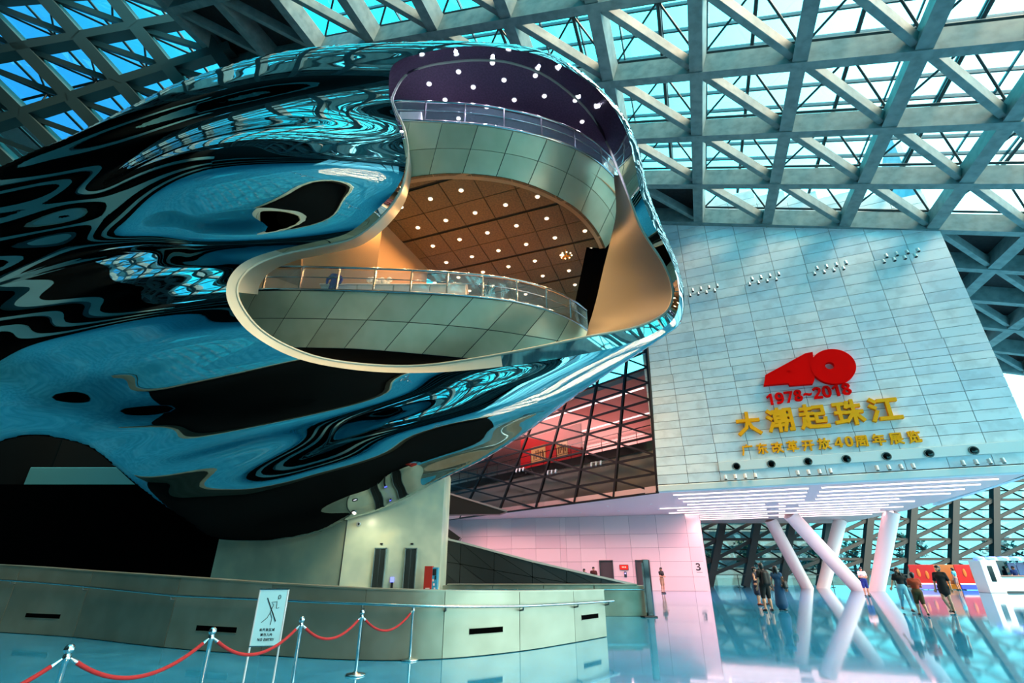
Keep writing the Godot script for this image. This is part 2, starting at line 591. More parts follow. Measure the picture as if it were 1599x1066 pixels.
# ------------------------------------------------------------------ shell of the hall
func shell_of_hall() -> void:
	var st := B()
	box(st, at(Vector3(9, -0.15, -12)), Vector3(94, 0.3, 84))
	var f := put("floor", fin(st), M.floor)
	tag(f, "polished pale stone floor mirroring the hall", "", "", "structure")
	# behind the camera: dark wall with unseen bands added for the cloud's reflections
	var w := struct("wall_front", "dark rear wall of the hall with bands added for the mirror reflections")
	st = B()
	box(st, at(Vector3(-14, 16, 29)), Vector3(46, 32, 0.6))
	obj("dark_backing", st, M.dark_teal, w)
	for k in 10:
		st = B()
		bar(st, Vector3(9.5 + 4.9 * k, 0, 29), Vector3(9.5 + 4.9 * k, 19, 29), 0.5, 0.5)
		obj("post", st, M.facade_steel, w)
		if k < 9:
			for r in 4:
				st = B()
				box(st, at(Vector3(11.95 + 4.9 * k, 2.35 + 4.7 * r, 29)), Vector3(4.4, 4.4, 0.04))
				obj("glass_pane", st, M.roof_glass, w)
				st = B()
				box(st, at(Vector3(11.95 + 4.9 * k, 4.7 * r + 4.7, 29)), Vector3(4.4, 0.28, 0.3))
				obj("cross_beam", st, M.facade_steel, w)
	for y in [5.2, 10.4, 15.6]:
		st = B()
		box(st, at(Vector3(-13, y, 27.6)), Vector3(42, 1.1, 2.2))
		obj("reflected_band", st, M.gallery, w)
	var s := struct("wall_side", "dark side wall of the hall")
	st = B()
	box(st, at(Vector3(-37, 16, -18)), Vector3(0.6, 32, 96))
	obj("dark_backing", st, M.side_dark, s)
	for y in [6.0, 13.0, 20.0]:
		st = B()
		box(st, at(Vector3(-35.4, y, 2)), Vector3(2.6, 2.2, 52))
		obj("reflected_band", st, M.gallery, s)  # unseen bands added to stripe the reflections in the mirror skin
	# glazed long side to the right
	var r := struct("wall_glazed", "glazed side of the hall")
	for k in 10:
		st = B()
		box(st, at(Vector3(54, 5, -46 + k * 7.6)), Vector3(0.5, 10, 0.5))
		obj("post", st, M.facade_steel, r)
		if k < 9:
			st = B()
			box(st, at(Vector3(54, 5, -42.2 + k * 7.6)), Vector3(0.04, 10, 7.1))
			obj("glass_pane", st, M.roof_glass, r)
	st = B()
	box(st, at(Vector3(54, 10.3, -12)), Vector3(0.7, 0.7, 70))
	obj("head_beam", st, M.facade_steel, r)
	# the black wall below the cloud
	var b := struct("wall_dark", "black wall below the cloud")
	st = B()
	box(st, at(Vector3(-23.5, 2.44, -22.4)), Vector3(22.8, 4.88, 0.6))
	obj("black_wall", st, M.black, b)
	var q := struct("wall_far", "far dim wall behind the black wall")
	st = B()
	box(st, at(Vector3(-22.5, 9, -40)), Vector3(28, 18, 0.5))
	obj("dim_backing", st, M.dark_teal, q)
	st = B()
	cbox(st, at(Vector3(-31.0, 7.6, -38.5)), Vector3(10, 1.6, 2.2), 0.05)
	obj("pale_ledge", st, mat(Color(0.20, 0.42, 0.45), 0.5), q)
	# ground outdoors
	st = B()
	box(st, at(Vector3(20, -0.5, -90)), Vector3(260, 0.3, 70))
	var g := put("ground", fin(st), mat(Color(0.35, 0.42, 0.38), 0.9))
	tag(g, "paved ground outside the glazed facade", "", "", "structure")

# ------------------------------------------------------------------ the cloud
const CLOUD_AT := Vector3(0, 9.093, -16.366)
var outline := PackedVector2Array()
var mouth3: Array = []
var bevel3: Array = []
var dgrid := PackedFloat32Array()
var gx0 := 0.0
var gy0 := 0.0
var gn := 0
var gm := 0
const GS := 0.12
const RIM := 4.5
var lobes := [[-9.3, 5.7, 6.1, 2.2, 0.192, 2.4], [-11.5, 0.35, 9.8, 3.4, 0.035, 2.9], [-3.4, -3.6, 8.2, 1.7, 0.375, 1.9]]

func lobe_height(x: float, y: float) -> float:
	var v := [0.55]
	for l in lobes:
		var dx: float = x - l[0]
		var dy: float = y - l[1]
		var c := cos(l[4])
		var s := sin(l[4])
		var a: float = (dx * c + dy * s) / l[2]
		var b: float = (-dx * s + dy * c) / l[3]
		v.append(l[5] * (1.0 - a * a - b * b))
	var m: float = v.max()
	var t := 0.0
	for q in v: t += exp((q - m) / 0.4)
	var u := y - 0.19 * x
	var w := x + 0.19 * y
	return m + 0.4 * log(t) + 0.055 * sin(2.3 * u + 1.1 * sin(0.42 * w) + 0.6) + 0.030 * sin(4.9 * u + 1.7 * sin(0.33 * w + 1.0))

func rim_profile(d: float) -> float:
	var q := 1.0 - clampf(d / RIM, 0.0, 1.0)
	return sqrt(maxf(0.0, 1.0 - q * q))

func grid_d(x: float, y: float) -> float:
	var fx := clampf((x - gx0) / GS, 0, gn - 1.001)
	var fy := clampf((y - gy0) / GS, 0, gm - 1.001)
	var i := int(fx)
	var j := int(fy)
	fx -= i
	fy -= j
	var k := j * gn + i
	return lerpf(lerpf(dgrid[k], dgrid[k + 1], fx), lerpf(dgrid[k + gn], dgrid[k + gn + 1], fx), fy)

func cloud_vertex(p: Vector2) -> Array:
	var d := maxf(grid_d(p.x, p.y), 0.0)
	var e := GS * 0.75
	var gd := Vector2(grid_d(p.x + e, p.y) - grid_d(p.x - e, p.y), grid_d(p.x, p.y + e) - grid_d(p.x, p.y - e)) / (2 * e)
	var l := lobe_height(p.x, p.y)
	var gl := Vector2(lobe_height(p.x + 0.02, p.y) - lobe_height(p.x - 0.02, p.y), lobe_height(p.x, p.y + 0.02) - lobe_height(p.x, p.y - 0.02)) / 0.04
	var pr := rim_profile(d)
	var dp := 0.0
	if d < RIM: dp = (1.0 - d / RIM) / (RIM * maxf(pr, 0.03))
	var g := gd * (dp * l) + gl * pr
	return [Vector3(p.x, p.y, pr * l), Vector3(-g.x, -g.y, 1.0).normalized()]

func cloud() -> void:
	var root := thing("cloud_pavilion", "huge mirror-polished cloud-shaped pavilion with an open mouth showing two decks", "pavilion", CLOUD_AT)
	root.rotation_degrees.x = 24.6
	var ctrl: Array = [Vector2(-24.722, 2.621), Vector2(-23.346, 4.205), Vector2(-21.02, 5.384), Vector2(-18.686, 6.375), Vector2(-17.284, 7.029), Vector2(-16.113, 7.492), Vector2(-14.241, 8.424), Vector2(-12.374, 9.366), Vector2(-10.739, 9.952), Vector2(-9.337, 10.372), Vector2(-7.701, 10.674), Vector2(-6.066, 10.838), Vector2(-4.43, 10.909), Vector2(-2.793, 10.957), Vector2(-1.391, 10.937), Vector2(0.012, 10.846), Vector2(1.18, 10.589), Vector2(2.349, 10.005), Vector2(3.401, 9.07), Vector2(4.219, 8.018), Vector2(4.687, 6.849), Vector2(4.921, 5.681), Vector2(5.342, 4.512), Vector2(5.903, 3.226), Vector2(6.23, 2.174), Vector2(6.3, 1.356), Vector2(6.136, 0.655), Vector2(5.739, 0.304), Vector2(5.038, -0.164), Vector2(4.336, -0.631), Vector2(3.284, -1.332), Vector2(2.116, -2.151), Vector2(1.181, -2.852), Vector2(0.012, -3.67), Vector2(-1.157, -4.371), Vector2(-2.56, -5.026), Vector2(-3.729, -5.657), Vector2(-4.897, -6.171), Vector2(-6.066, -6.522), Vector2(-7.001, -6.943), Vector2(-8.404, -7.223), Vector2(-9.806, -7.294), Vector2(-10.973, -7.125), Vector2(-11.793, -6.591), Vector2(-12.843, -5.888), Vector2(-13.77, -5.177), Vector2(-14.71, -4.365), Vector2(-15.417, -3.857), Vector2(-16.352, -3.577), Vector2(-17.521, -3.436), Vector2(-18.69, -3.67), Vector2(-20.092, -4.255), Vector2(-22.196, -4.839), Vector2(-24.726, -4.335), Vector2(-25.652, -0.865)]
	outline = PackedVector2Array(catmull(ctrl, 4, true))
	mouth3 = catmull([Vector3(-4.396, 8.997, 0.417), Vector3(-4.3, 9.838, 0.342), Vector3(-3.671, 10.242, 0.278), Vector3(-2.32, 10.573, 0.225), Vector3(-1.26, 10.662, 0.192), Vector3(-0.15, 10.56, 0.207), Vector3(1.446, 10.16, 0.18), Vector3(3.069, 9.126, 0.164), Vector3(4.02, 7.855, 0.158), Vector3(4.395, 6.529, 0.234), Vector3(4.637, 5.388, 0.193), Vector3(5.093, 4.227, 0.216), Vector3(5.757, 2.966, 0.161), Vector3(6.03, 1.921, 0.177), Vector3(5.925, 0.993, 0.214), Vector3(5.444, 0.485, 0.2), Vector3(4.271, -0.046, 0.271), Vector3(2.634, -0.433, 0.439), Vector3(0.691, -0.747, 0.563), Vector3(-1.35, -0.999, 0.525), Vector3(-3.156, -1.109, 0.58), Vector3(-4.847, -1.038, 0.997), Vector3(-6.311, -0.759, 1.774), Vector3(-7.368, -0.348, 2.218), Vector3(-8.138, 0.201, 2.508), Vector3(-8.68, 0.859, 2.618), Vector3(-8.993, 1.511, 2.492), Vector3(-9.17, 2.149, 1.934), Vector3(-8.931, 2.715, 1.41), Vector3(-8.203, 3.152, 0.906), Vector3(-6.999, 3.505, 0.586), Vector3(-5.902, 3.821, 0.487), Vector3(-4.971, 4.484, 0.562), Vector3(-4.164, 5.258, 0.624), Vector3(-3.754, 6.007, 0.741), Vector3(-3.791, 6.817, 0.675), Vector3(-4.009, 7.634, 0.608), Vector3(-4.264, 8.325, 0.581)], 4, true)
	bevel3 = catmull([Vector3(-4.625, 9.55, -1.2), Vector3(-4.485, 11.18, -2.743), Vector3(-3.585, 11.35, -2.372), Vector3(-2.478, 11.433, -2.191), Vector3(-1.293, 11.468, -2.114), Vector3(0.013, 11.409, -2.242), Vector3(1.584, 11.13, -2.852), Vector3(3.338, 10.49, -4.251), Vector3(4.596, 9.691, -5.994), Vector3(4.406, 7.135, -2.5), Vector3(4.327, 5.259, -0.157), Vector3(4.792, 4.074, -0.134), Vector3(5.563, 2.906, -0.189), Vector3(5.912, 1.959, -0.173), Vector3(5.806, 1.295, -0.136), Vector3(5.386, 0.872, -0.15), Vector3(4.355, 0.47, -0.079), Vector3(2.687, 0.163, 0.089), Vector3(0.705, -0.254, 0.213), Vector3(-1.493, -0.648, 0.175), Vector3(-3.335, -0.877, 0.23), Vector3(-4.902, -0.834, 0.647), Vector3(-6.34, -0.581, 1.424), Vector3(-7.364, -0.147, 1.868), Vector3(-8.096, 0.391, 2.158), Vector3(-8.598, 1.025, 2.218), Vector3(-8.873, 1.591, 2.092), Vector3(-9.013, 2.16, 1.534), Vector3(-8.771, 2.67, 1.01), Vector3(-8.054, 3.113, 0.506), Vector3(-6.813, 3.447, 0.186), Vector3(-5.735, 3.769, 0.087), Vector3(-4.807, 4.425, 0.162), Vector3(-4.098, 5.264, 0.224), Vector3(-3.796, 6.032, 0.341), Vector3(-3.741, 6.86, 0.275), Vector3(-3.916, 7.74, 0.208), Vector3(-4.551, 9.051, -1.2)], 4, true)
	var hole := PackedVector2Array()
	for p in mouth3: hole.append(Vector2(p.x, p.y))
	# signed distance to the outline on a grid
	gx0 = -26.0
	gy0 = -7.8
	gn = int(33.2 / GS)
	gm = int(19.4 / GS)
	dgrid.resize(gn * gm)
	var L := outline.size()
	for j in gm:
		for i in gn:
			var p := Vector2(gx0 + i * GS, gy0 + j * GS)
			var best := 1e9
			for k in L:
				var a := outline[k]
				var ab := outline[(k + 1) % L] - a
				var ap := p - a
				var t := clampf(ap.dot(ab) / ab.length_squared(), 0, 1)
				best = minf(best, (ap - ab * t).length_squared())
			dgrid[j * gn + i] = sqrt(best) * (1.0 if Geometry2D.is_point_in_polygon(p, outline) else -1.0)
	# smooth the distance a little away from the rim so that no creases show in the mirror
	for pass_ in 10:
		var nd := dgrid.duplicate()
		for j in range(1, gm - 1):
			for i in range(1, gn - 1):
				var k := j * gn + i
				if dgrid[k] > 0.8: nd[k] = (dgrid[k] * 2 + dgrid[k - 1] + dgrid[k + 1] + dgrid[k - gn] + dgrid[k + gn]) / 6.0
		dgrid = nd
	var vs := PackedVector3Array()
	var ns := PackedVector3Array()
	var ix := PackedInt32Array()
	var id := {}
	var inside := PackedByteArray()
	inside.resize(gn * gm)
	for j in gm:
		for i in gn:
			var p := Vector2(gx0 + i * GS, gy0 + j * GS)
			inside[j * gn + i] = 1 if dgrid[j * gn + i] > 0 and not Geometry2D.is_point_in_polygon(p, hole) else 0
	var add := func(p: Vector2) -> int:
		var key := p.snapped(Vector2.ONE * 0.0005)
		if id.has(key): return id[key]
		var c := cloud_vertex(p)
		vs.append(c[0])
		ns.append(c[1])
		id[key] = vs.size() - 1
		return vs.size() - 1
	for j in gm - 1:
		for i in gn - 1:
			var k := j * gn + i
			var s := inside[k] + inside[k + 1] + inside[k + gn] + inside[k + gn + 1]
			var p := Vector2(gx0 + i * GS, gy0 + j * GS)
			if s == 4:
				var a: int = add.call(p)
				var b: int = add.call(p + Vector2(GS, 0))
				var c: int = add.call(p + Vector2(GS, GS))
				var d: int = add.call(p + Vector2(0, GS))
				ix.append_array([a, c, b, a, d, c])
			elif s > 0 or absf(dgrid[k]) < 0.2:
				var cell := PackedVector2Array([p, p + Vector2(GS, 0), p + Vector2(GS, GS), p + Vector2(0, GS)])
				for piece in Geometry2D.intersect_polygons(cell, outline):
					for rest in Geometry2D.clip_polygons(piece, hole):
						if Geometry2D.is_polygon_clockwise(rest): continue
						var t := Geometry2D.triangulate_polygon(rest)
						for q in range(0, t.size(), 3):
							var a: int = add.call(rest[t[q]])
							var b: int = add.call(rest[t[q + 1]])
							var c: int = add.call(rest[t[q + 2]])
							if (rest[t[q + 1]] - rest[t[q]]).cross(rest[t[q + 2]] - rest[t[q]]) > 0: ix.append_array([a, c, b])
							else: ix.append_array([a, b, c])
	# the back of the shell closes it behind, shallower
	var n0 := vs.size()
	for k in n0:
		vs.append(Vector3(vs[k].x, vs[k].y, -0.55 * vs[k].z))
		ns.append(Vector3(ns[k].x, ns[k].y, -ns[k].z))
	var m0 := ix.size()
	var wide := hole
	for q in Geometry2D.offset_polygon(hole, 1.6): wide = q
	for k in range(0, m0, 3):
		var c := (vs[ix[k]] + vs[ix[k + 1]] + vs[ix[k + 2]]) / 3.0
		if not Geometry2D.is_point_in_polygon(Vector2(c.x, c.y), wide): ix.append_array([ix[k] + n0, ix[k + 2] + n0, ix[k + 1] + n0])
	var arr := []
	arr.resize(Mesh.ARRAY_MAX)
	arr[Mesh.ARRAY_VERTEX] = vs
	arr[Mesh.ARRAY_NORMAL] = ns
	arr[Mesh.ARRAY_INDEX] = ix
	var am := ArrayMesh.new()
	am.add_surface_from_arrays(Mesh.PRIMITIVE_TRIANGLES, arr)
	put("mirror_skin", am, M.chrome, root)
	# bevelled lip round the mouth; the left half is satin, the rest polished
	for k in mouth3.size():
		var p: Vector3 = mouth3[k]
		mouth3[k] = cloud_vertex(Vector2(p.x, p.y))[0]
	var L2 := mouth3.size()
	var polished := B(true)
	var satin := B(true)
	for k in L2:
		var j := (k + 1) % L2
		var pale := k >= 4 * 18 + 2 and k < 4 * 29
		quad(satin if pale else polished, mouth3[k], bevel3[k], bevel3[j], mouth3[j])
	obj("polished_lip", polished, M.lip, root)
	obj("satin_lip", satin, M.lip_pale, root)
	# a rounded bead on the inner edge
	var bead := B(true)
	var loop: Array = bevel3.duplicate()
	loop.append(bevel3[0])
	tube(bead, loop, 0.05, 6)
	obj("lip_bead", bead, M.lip_pale, root)
	# plastered inner cheek right of the lower deck
	var inv := root.transform.affine_inverse()
	var q_line: Array = catmull([Vector3(4.323, 16.814, -16.131), Vector3(4.643, 16.032, -17.589), Vector3(4.476, 15.091, -18.679), Vector3(4.219, 14.133, -19.338), Vector3(3.918, 12.956, -19.657), Vector3(3.651, 12.062, -19.846), Vector3(3.474, 11.575, -19.849), Vector3(3.357, 11.148, -19.825), Vector3(3.212, 10.77, -19.558)], 4)
	var n_line: Array = bevel3.slice(4 * 9, 4 * 17 + 1)
	var mid: Array = []
	var far_: Array = []
	for k in n_line.size():
		var b: Vector3 = inv * q_line[mini(k, q_line.size() - 1)]
		far_.append(b)
		mid.append(n_line[k].lerp(b, 0.5) + Vector3(0.35, -0.1, -0.35))
	var rows: Array = []
	for t in 9:
		var row: Array = []
		var s := t / 8.0
		for k in n_line.size():
			row.append(n_line[k] * (1 - s) * (1 - s) + mid[k] * 2 * s * (1 - s) + far_[k] * s * s)
		rows.append(row)
	var cheek := B(true)
	for t in 8: strip_between(cheek, rows[t], rows[t + 1])
	obj("inner_cheek", cheek, M.lining, root)
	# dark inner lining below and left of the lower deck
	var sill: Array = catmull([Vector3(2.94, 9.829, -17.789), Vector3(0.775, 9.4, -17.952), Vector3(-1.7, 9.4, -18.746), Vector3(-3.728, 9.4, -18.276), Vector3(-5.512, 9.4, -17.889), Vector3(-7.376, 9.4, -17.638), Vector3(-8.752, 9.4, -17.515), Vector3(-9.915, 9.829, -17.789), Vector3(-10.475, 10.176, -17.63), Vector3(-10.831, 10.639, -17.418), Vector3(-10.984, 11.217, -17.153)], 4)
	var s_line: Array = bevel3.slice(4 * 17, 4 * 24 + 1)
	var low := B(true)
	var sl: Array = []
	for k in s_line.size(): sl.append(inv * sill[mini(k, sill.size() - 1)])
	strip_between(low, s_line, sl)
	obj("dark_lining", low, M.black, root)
	# left cheek, behind the pale lip
	var l2: Array = bevel3.slice(4 * 26, 4 * 38)
	var back: Array = []
	for p in l2: back.append(p * 1.02 + Vector3(-0.25, 0.1, -2.2))
	var lc := B(true)
	strip_between(lc, l2, back)
	obj("left_cheek", lc, M.lip_pale, root)

# ------------------------------------------------------------------ decks inside the mouth
func parapet(root: Node3D, top: Array, bottom: Array, j_top: Array, j_bot: Array) -> void:
	# two rows of metal panels between an upper and a lower line
	var st := B(true)
	var a: Array = []
	var b: Array = []
	for p in j_top.size() - 1:
		for s in 6:
			a.append(along(top, lerpf(j_top[p], j_top[p + 1], s / 6.0)))
			b.append(along(bottom, lerpf(j_bot[p], j_bot[p + 1], s / 6.0)))
	a.append(along(top, j_top[-1]))
	b.append(along(bottom, j_bot[-1]))
	var back_a: Array = []
	var back_b: Array = []
	for k in a.size():
		var nrm: Vector3 = (a[mini(k + 1, a.size() - 1)] - a[maxi(k - 1, 0)]).cross(Vector3.UP).normalized()
		back_a.append(a[k] - nrm * 0.10)
		back_b.append(b[k] - nrm * 0.10)
	strip_between(st, back_a, back_b)
	obj("joint_backing", st, M.stone_joint, root)
	for row in 2:
		# row 1 is the upper one
		var ft0 := 0.008 + (0.5 if row == 1 else 0.0)
		var ft1 := 0.494 + (0.5 if row == 1 else 0.0)
		for p in j_top.size() - 1:
			var lo: Array = []
			var hi: Array = []
			for s in 7:
				var f := lerpf(0.012, 0.988, s / 6.0)
				var pt := along(top, lerpf(j_top[p], j_top[p + 1], f))
				var pb := along(bottom, lerpf(j_bot[p], j_bot[p + 1], f))
				lo.append(pb.lerp(pt, ft0))
				hi.append(pb.lerp(pt, ft1))
			if lo[0].distance_to(lo[6]) < 0.05 and hi[0].distance_to(hi[6]) < 0.05: continue
			var nrm: Vector3 = (lo[6] - lo[0]).cross(Vector3.UP).normalized()
			var ps := B(true)
			curved_panel(ps, lo, hi, -nrm * 0.03)
			obj("parapet_panel", ps, M.parapet[(p * 2 + row) % 3], root)
	# coping
	var cp := B(true)
	tube(cp, stretch(top, 0, 1, 40), 0.06, 6)
	obj("coping", cp, M.chrome_rail, root)

func railing(line: Array, h: float, posts: int, label: String) -> void:
	var root := thing("glass_railing", label, "railing", line[0])
	var o: Vector3 = line[0]
	var base: Array = []
	for p in stretch(line, 0, 1, posts * 3): base.append(p - o)
	var st := B(true)
	var rail: Array = []
	var midr: Array = []
	for p in base:
		rail.append(p + Vector3.UP * h)
		midr.append(p + Vector3.UP * h * 0.55)
	tube(st, rail, 0.05, 8)
	obj("handrail", st, M.chrome_rail, root)
	st = B(true)
	tube(st, midr, 0.02, 6)
	obj("mid_rail", st, M.chrome_rail, root)
	for k in range(0, base.size(), 3):
		st = B()
		bar(st, base[k], base[k] + Vector3.UP * h, 0.05, 0.09)
		obj("post", st, M.chrome_rail, root)
		if k + 3 < base.size():
			st = B(true)
			var lo: Array = []
			var hi: Array = []
			for q in 4:
				lo.append(base[k + q] + Vector3.UP * 0.06)
				hi.append(base[k + q] + Vector3.UP * (h - 0.1))
			curved_panel(st, lo, hi, Vector3(0, 0, -0.015))
			obj("glass_pane", st, M.rail_glass, root)

func downlight(p: Vector3, r: float, gm: Material, label: String, group: String, col: Color, e: float) -> void:
	var root := thing("downlight", label, "light", p, 0, group)
	if not shared.has("dl_ring%.2f" % r):
		var st := B(true)
		lathe(st, [Vector2(r, -0.015), Vector2(r * 1.3, -0.025), Vector2(r * 1.35, 0.0)], 14)
		shared["dl_ring%.2f" % r] = fin(st)
		st = B(true)
		lathe(st, [Vector2(0.0, -0.07), Vector2(r * 0.6, -0.06), Vector2(r, -0.015)], 14)
		shared["dl_lens%.2f" % r] = fin(st)
	put("trim_ring", shared["dl_ring%.2f" % r], M.white, root)
	put("lens", shared["dl_lens%.2f" % r], gm, root)
	if e > 0: spot(root, Vector3(0, -0.12, 0), p + Vector3(0, -5, 0), col, e, 75, 0.06)

func decks() -> void:
	# upper deck
	var up := thing("upper_deck", "upper deck behind a curved cream metal parapet under a purple ceiling", "balcony")
	var top: Array = catmull([Vector3(-5.079, 17.7, -14.189), Vector3(-4.607, 17.7, -14.127), Vector3(-3.546, 17.7, -14.158), Vector3(-2.384, 17.7, -14.22), Vector3(-1.014, 17.7, -14.376), Vector3(0.325, 17.7, -14.664), Vector3(1.602, 17.7, -15.059), Vector3(2.872, 17.7, -15.68), Vector3(4.132, 17.7, -16.678), Vector3(5.307, 17.7, -18.239), Vector3(6.365, 17.7, -20.63)], 6)
	var bot: Array = catmull([Vector3(-6.114, 16.1, -16.426), Vector3(-5.218, 16.1, -15.963), Vector3(-4.18, 16.1, -15.555), Vector3(-2.842, 16.1, -15.338), Vector3(-1.417, 16.1, -15.374), Vector3(0.013, 16.1, -15.665), Vector3(1.368, 16.1, -16.309), Vector3(2.859, 16.1, -17.455), Vector3(4.021, 16.1, -19.06), Vector3(4.828, 16.1, -20.893), Vector3(5.409, 16.1, -23.009)], 6)
	parapet(up, top, bot, [0, 0.072, 0.161, 0.26, 0.36, 0.462, 0.558, 0.662, 0.788, 1], [0, 0.092, 0.185, 0.271, 0.357, 0.445, 0.539, 0.634, 0.754, 0.972])
	var st := B()
	var poly := PackedVector2Array()
	for p in catmull([Vector3(-4.485, 20.4, -14.207), Vector3(-3.585, 20.4, -13.798), Vector3(-2.478, 20.4, -13.599), Vector3(-1.293, 20.4, -13.515), Vector3(0.013, 20.4, -13.655), Vector3(1.584, 20.4, -14.326), Vector3(3.338, 20.4, -15.864), Vector3(4.596, 20.4, -17.782), Vector3(6.6, 20.4, -20), Vector3(7.5, 20.4, -24), Vector3(-9, 20.4, -21.5), Vector3(-7, 20.4, -17)], 1): poly.append(Vector2(p.x, -p.z))
	plate(st, poly, Transform3D(Basis(Vector3.RIGHT, Vector3(0, 0, -1), Vector3.UP), Vector3(0, 20.42, 0)), 0.3)
	obj("purple_ceiling", st, M.purple, up)
	st = B()
	hexa(st, Vector3(-7.003, 17.2, -16.16), Vector3(6.285, 17.2, -19.013), Vector3(6.285, 17.2, -19.013) + Vector3(0, 3.25, 0), Vector3(-7.003, 17.2, -16.16) + Vector3(0, 3.25, 0), Vector3(0, 0, -0.3))
	obj("back_wall", st, M.purple, up)
	st = B()
	poly = PackedVector2Array()
	for p in stretch(top, 0, 1, 24): poly.append(Vector2(p.x, -p.z + 0.45))
	for q in [Vector3(6.285, 17.2, -19.013), Vector3(-7.003, 17.2, -16.16)]: poly.append(Vector2(q.x, -q.z))
	plate(st, poly, Transform3D(Basis(Vector3.RIGHT, Vector3(0, 0, -1), Vector3.UP), Vector3(0, 17.3, 0)), 0.3)
	obj("deck_floor", st, M.brown_wall, up)
	railing(top, 1.08, 9, "glass railing along the upper deck, under the purple ceiling")
	# ceiling of the lower deck: tiles between dark slots
	var lo_ceil := thing("lower_ceiling", "brown panelled ceiling of the lower deck with dark slots and rows of lights", "ceiling")
	var region := PackedVector2Array()
	for p in stretch(bot, 0, 1, 30): region.append(Vector2(p.x, p.z))
	for q in [Vector2(6.6, -27.5), Vector2(-0.5, -27.5), Vector2(-6.5, -21.5), Vector2(-7.2, -16.5)]: region.append(q)
	st = B()
	var up_poly := PackedVector2Array()
	for p in region: up_poly.append(Vector2(p.x, -p.y))
	plate(st, up_poly, Transform3D(Basis(Vector3.RIGHT, Vector3(0, 0, -1), Vector3.UP), Vector3(0, 16.14, 0)), 0.25)
	obj("slot_backing", st, M.brown_dark, lo_ceil)
	var o := Vector2(-4.9, -17.33)
	var e1 := Vector2(1.375, 0.53)
	var e2 := Vector2(0.49, -1.45)
	for a in range(-3, 9):
		for b in range(-2, 9):
			var g := 0.012
			var g2a := 0.055 if posmod(b, 2) == 0 else 0.012
			var g2b := 0.055 if posmod(b, 2) == 1 else 0.012
			var c0 := o + e1 * (a - 0.5) + e2 * (b - 0.5)
			var cell := PackedVector2Array([c0 + e1 * g + e2 * g2a, c0 + e1 * (1 - g) + e2 * g2a, c0 + e1 * (1 - g) + e2 * (1 - g2b), c0 + e1 * g + e2 * (1 - g2b)])
			for piece in Geometry2D.intersect_polygons(cell, region):
				if piece.size() < 3: continue
				var pp := PackedVector2Array()
				for p in piece: pp.append(Vector2(p.x, -p.y))
				st = B()
				plate(st, pp, Transform3D(Basis(Vector3.RIGHT, Vector3(0, 0, -1), Vector3.UP), Vector3(0, 16.08, 0)), 0.05)
				obj("ceiling_panel", st, M.brown_ceiling, lo_ceil)
	# rim band under the upper parapet
	st = B(true)
	var inner: Array = []
	var outer := stretch(bot, 0, 1, 40)
	for k in outer.size():
		var nrm: Vector3 = (outer[mini(k + 1, 40)] - outer[maxi(k - 1, 0)]).cross(Vector3.UP).normalized()
		inner.append(outer[k] - nrm * 0.28 + Vector3(0, -0.05, 0))
	strip_between(st, outer, inner)
	obj("rim_band", st, M.brown_wall, lo_ceil)
	M.warm = glow(Color(1.0, 0.86, 0.66), 3.0)
	for a in range(-1, 8):
		for b in range(0, 7):
			var p := o + e1 * a + e2 * b
			if Geometry2D.is_point_in_polygon(p, region) and p.y > -26.5:
				var near := 99.0
				for q in outer: near = minf(near, Vector2(q.x, q.z).distance_to(p))
				if near > 0.3: downlight(Vector3(p.x, 16.07, p.y), 0.09, M.warm, "warm downlight in the brown ceiling, row %d from the front, %d from the left" % [b + 1, a + 2], "warm ceiling lights over the lower deck", Color(1.0, 0.74, 0.46), WARM_E)
	M.cool = glow(Color(1.0, 0.96, 1.0), 2.5)
	var pn := 0
	for p in [Vector3(-3.549, 20.4, -14.6), Vector3(-2.232, 20.4, -14.03), Vector3(-0.801, 20.4, -13.627), Vector3(-1.669, 20.4, -14.754), Vector3(-0.34, 20.4, -14.416), Vector3(0.983, 20.4, -14.207), Vector3(0.099, 20.4, -15.395), Vector3(1.42, 20.4, -15.199), Vector3(2.796, 20.4, -15.428), Vector3(3.255, 20.4, -16.568), Vector3(-1.137, 20.4, -15.762), Vector3(-2.962, 20.4, -15.395), Vector3(-2.465, 20.4, -16.388)]:
		pn += 1
		downlight(p + Vector3(0, 0.01, 0), 0.085, M.cool, "small round white downlight in the purple ceiling over the upper deck", "white ceiling lights over the upper deck", Color(0.9, 0.85, 1.0), 4.0)
	# lower deck
	var low := thing("lower_deck", "lower deck behind a curved metal parapet in a brown lit interior", "balcony")
	var ltop: Array = catmull([Vector3(-14.093, 11.5, -17.187), Vector3(-10.711, 11.5, -16.835), Vector3(-8.778, 11.5, -16.737), Vector3(-6.043, 11.5, -16.835), Vector3(-4.053, 11.5, -16.985), Vector3(-2.546, 11.5, -17.136), Vector3(-1.023, 11.5, -17.394), Vector3(0.013, 11.5, -17.658), Vector3(1.085, 11.5, -18.149), Vector3(2.084, 11.5, -18.839), Vector3(2.861, 11.5, -19.572), Vector3(3.492, 11.5, -20.42)], 6)
	var lbot: Array = catmull([Vector3(-12.473, 9.4, -17.577), Vector3(-9.227, 9.4, -17.577), Vector3(-7.501, 9.4, -17.638), Vector3(-6.033, 9.4, -17.763), Vector3(-3.845, 9.4, -18.211), Vector3(-1.7, 9.4, -18.746), Vector3(0.013, 9.4, -19.094), Vector3(1.634, 9.4, -19.308), Vector3(3.023, 9.4, -19.6), Vector3(3.881, 9.4, -19.824)], 6)
	parapet(low, ltop, lbot, [0, 0.124, 0.22, 0.313, 0.403, 0.495, 0.586, 0.674, 0.763, 0.844, 0.919, 1], [0, 0.018, 0.083, 0.173, 0.267, 0.355, 0.448, 0.537, 0.634, 0.738, 0.844, 0.947])
	st = B()
	poly = PackedVector2Array()
	for p in stretch(ltop, 0, 0.93, 30): poly.append(Vector2(p.x, -p.z + 0.4))
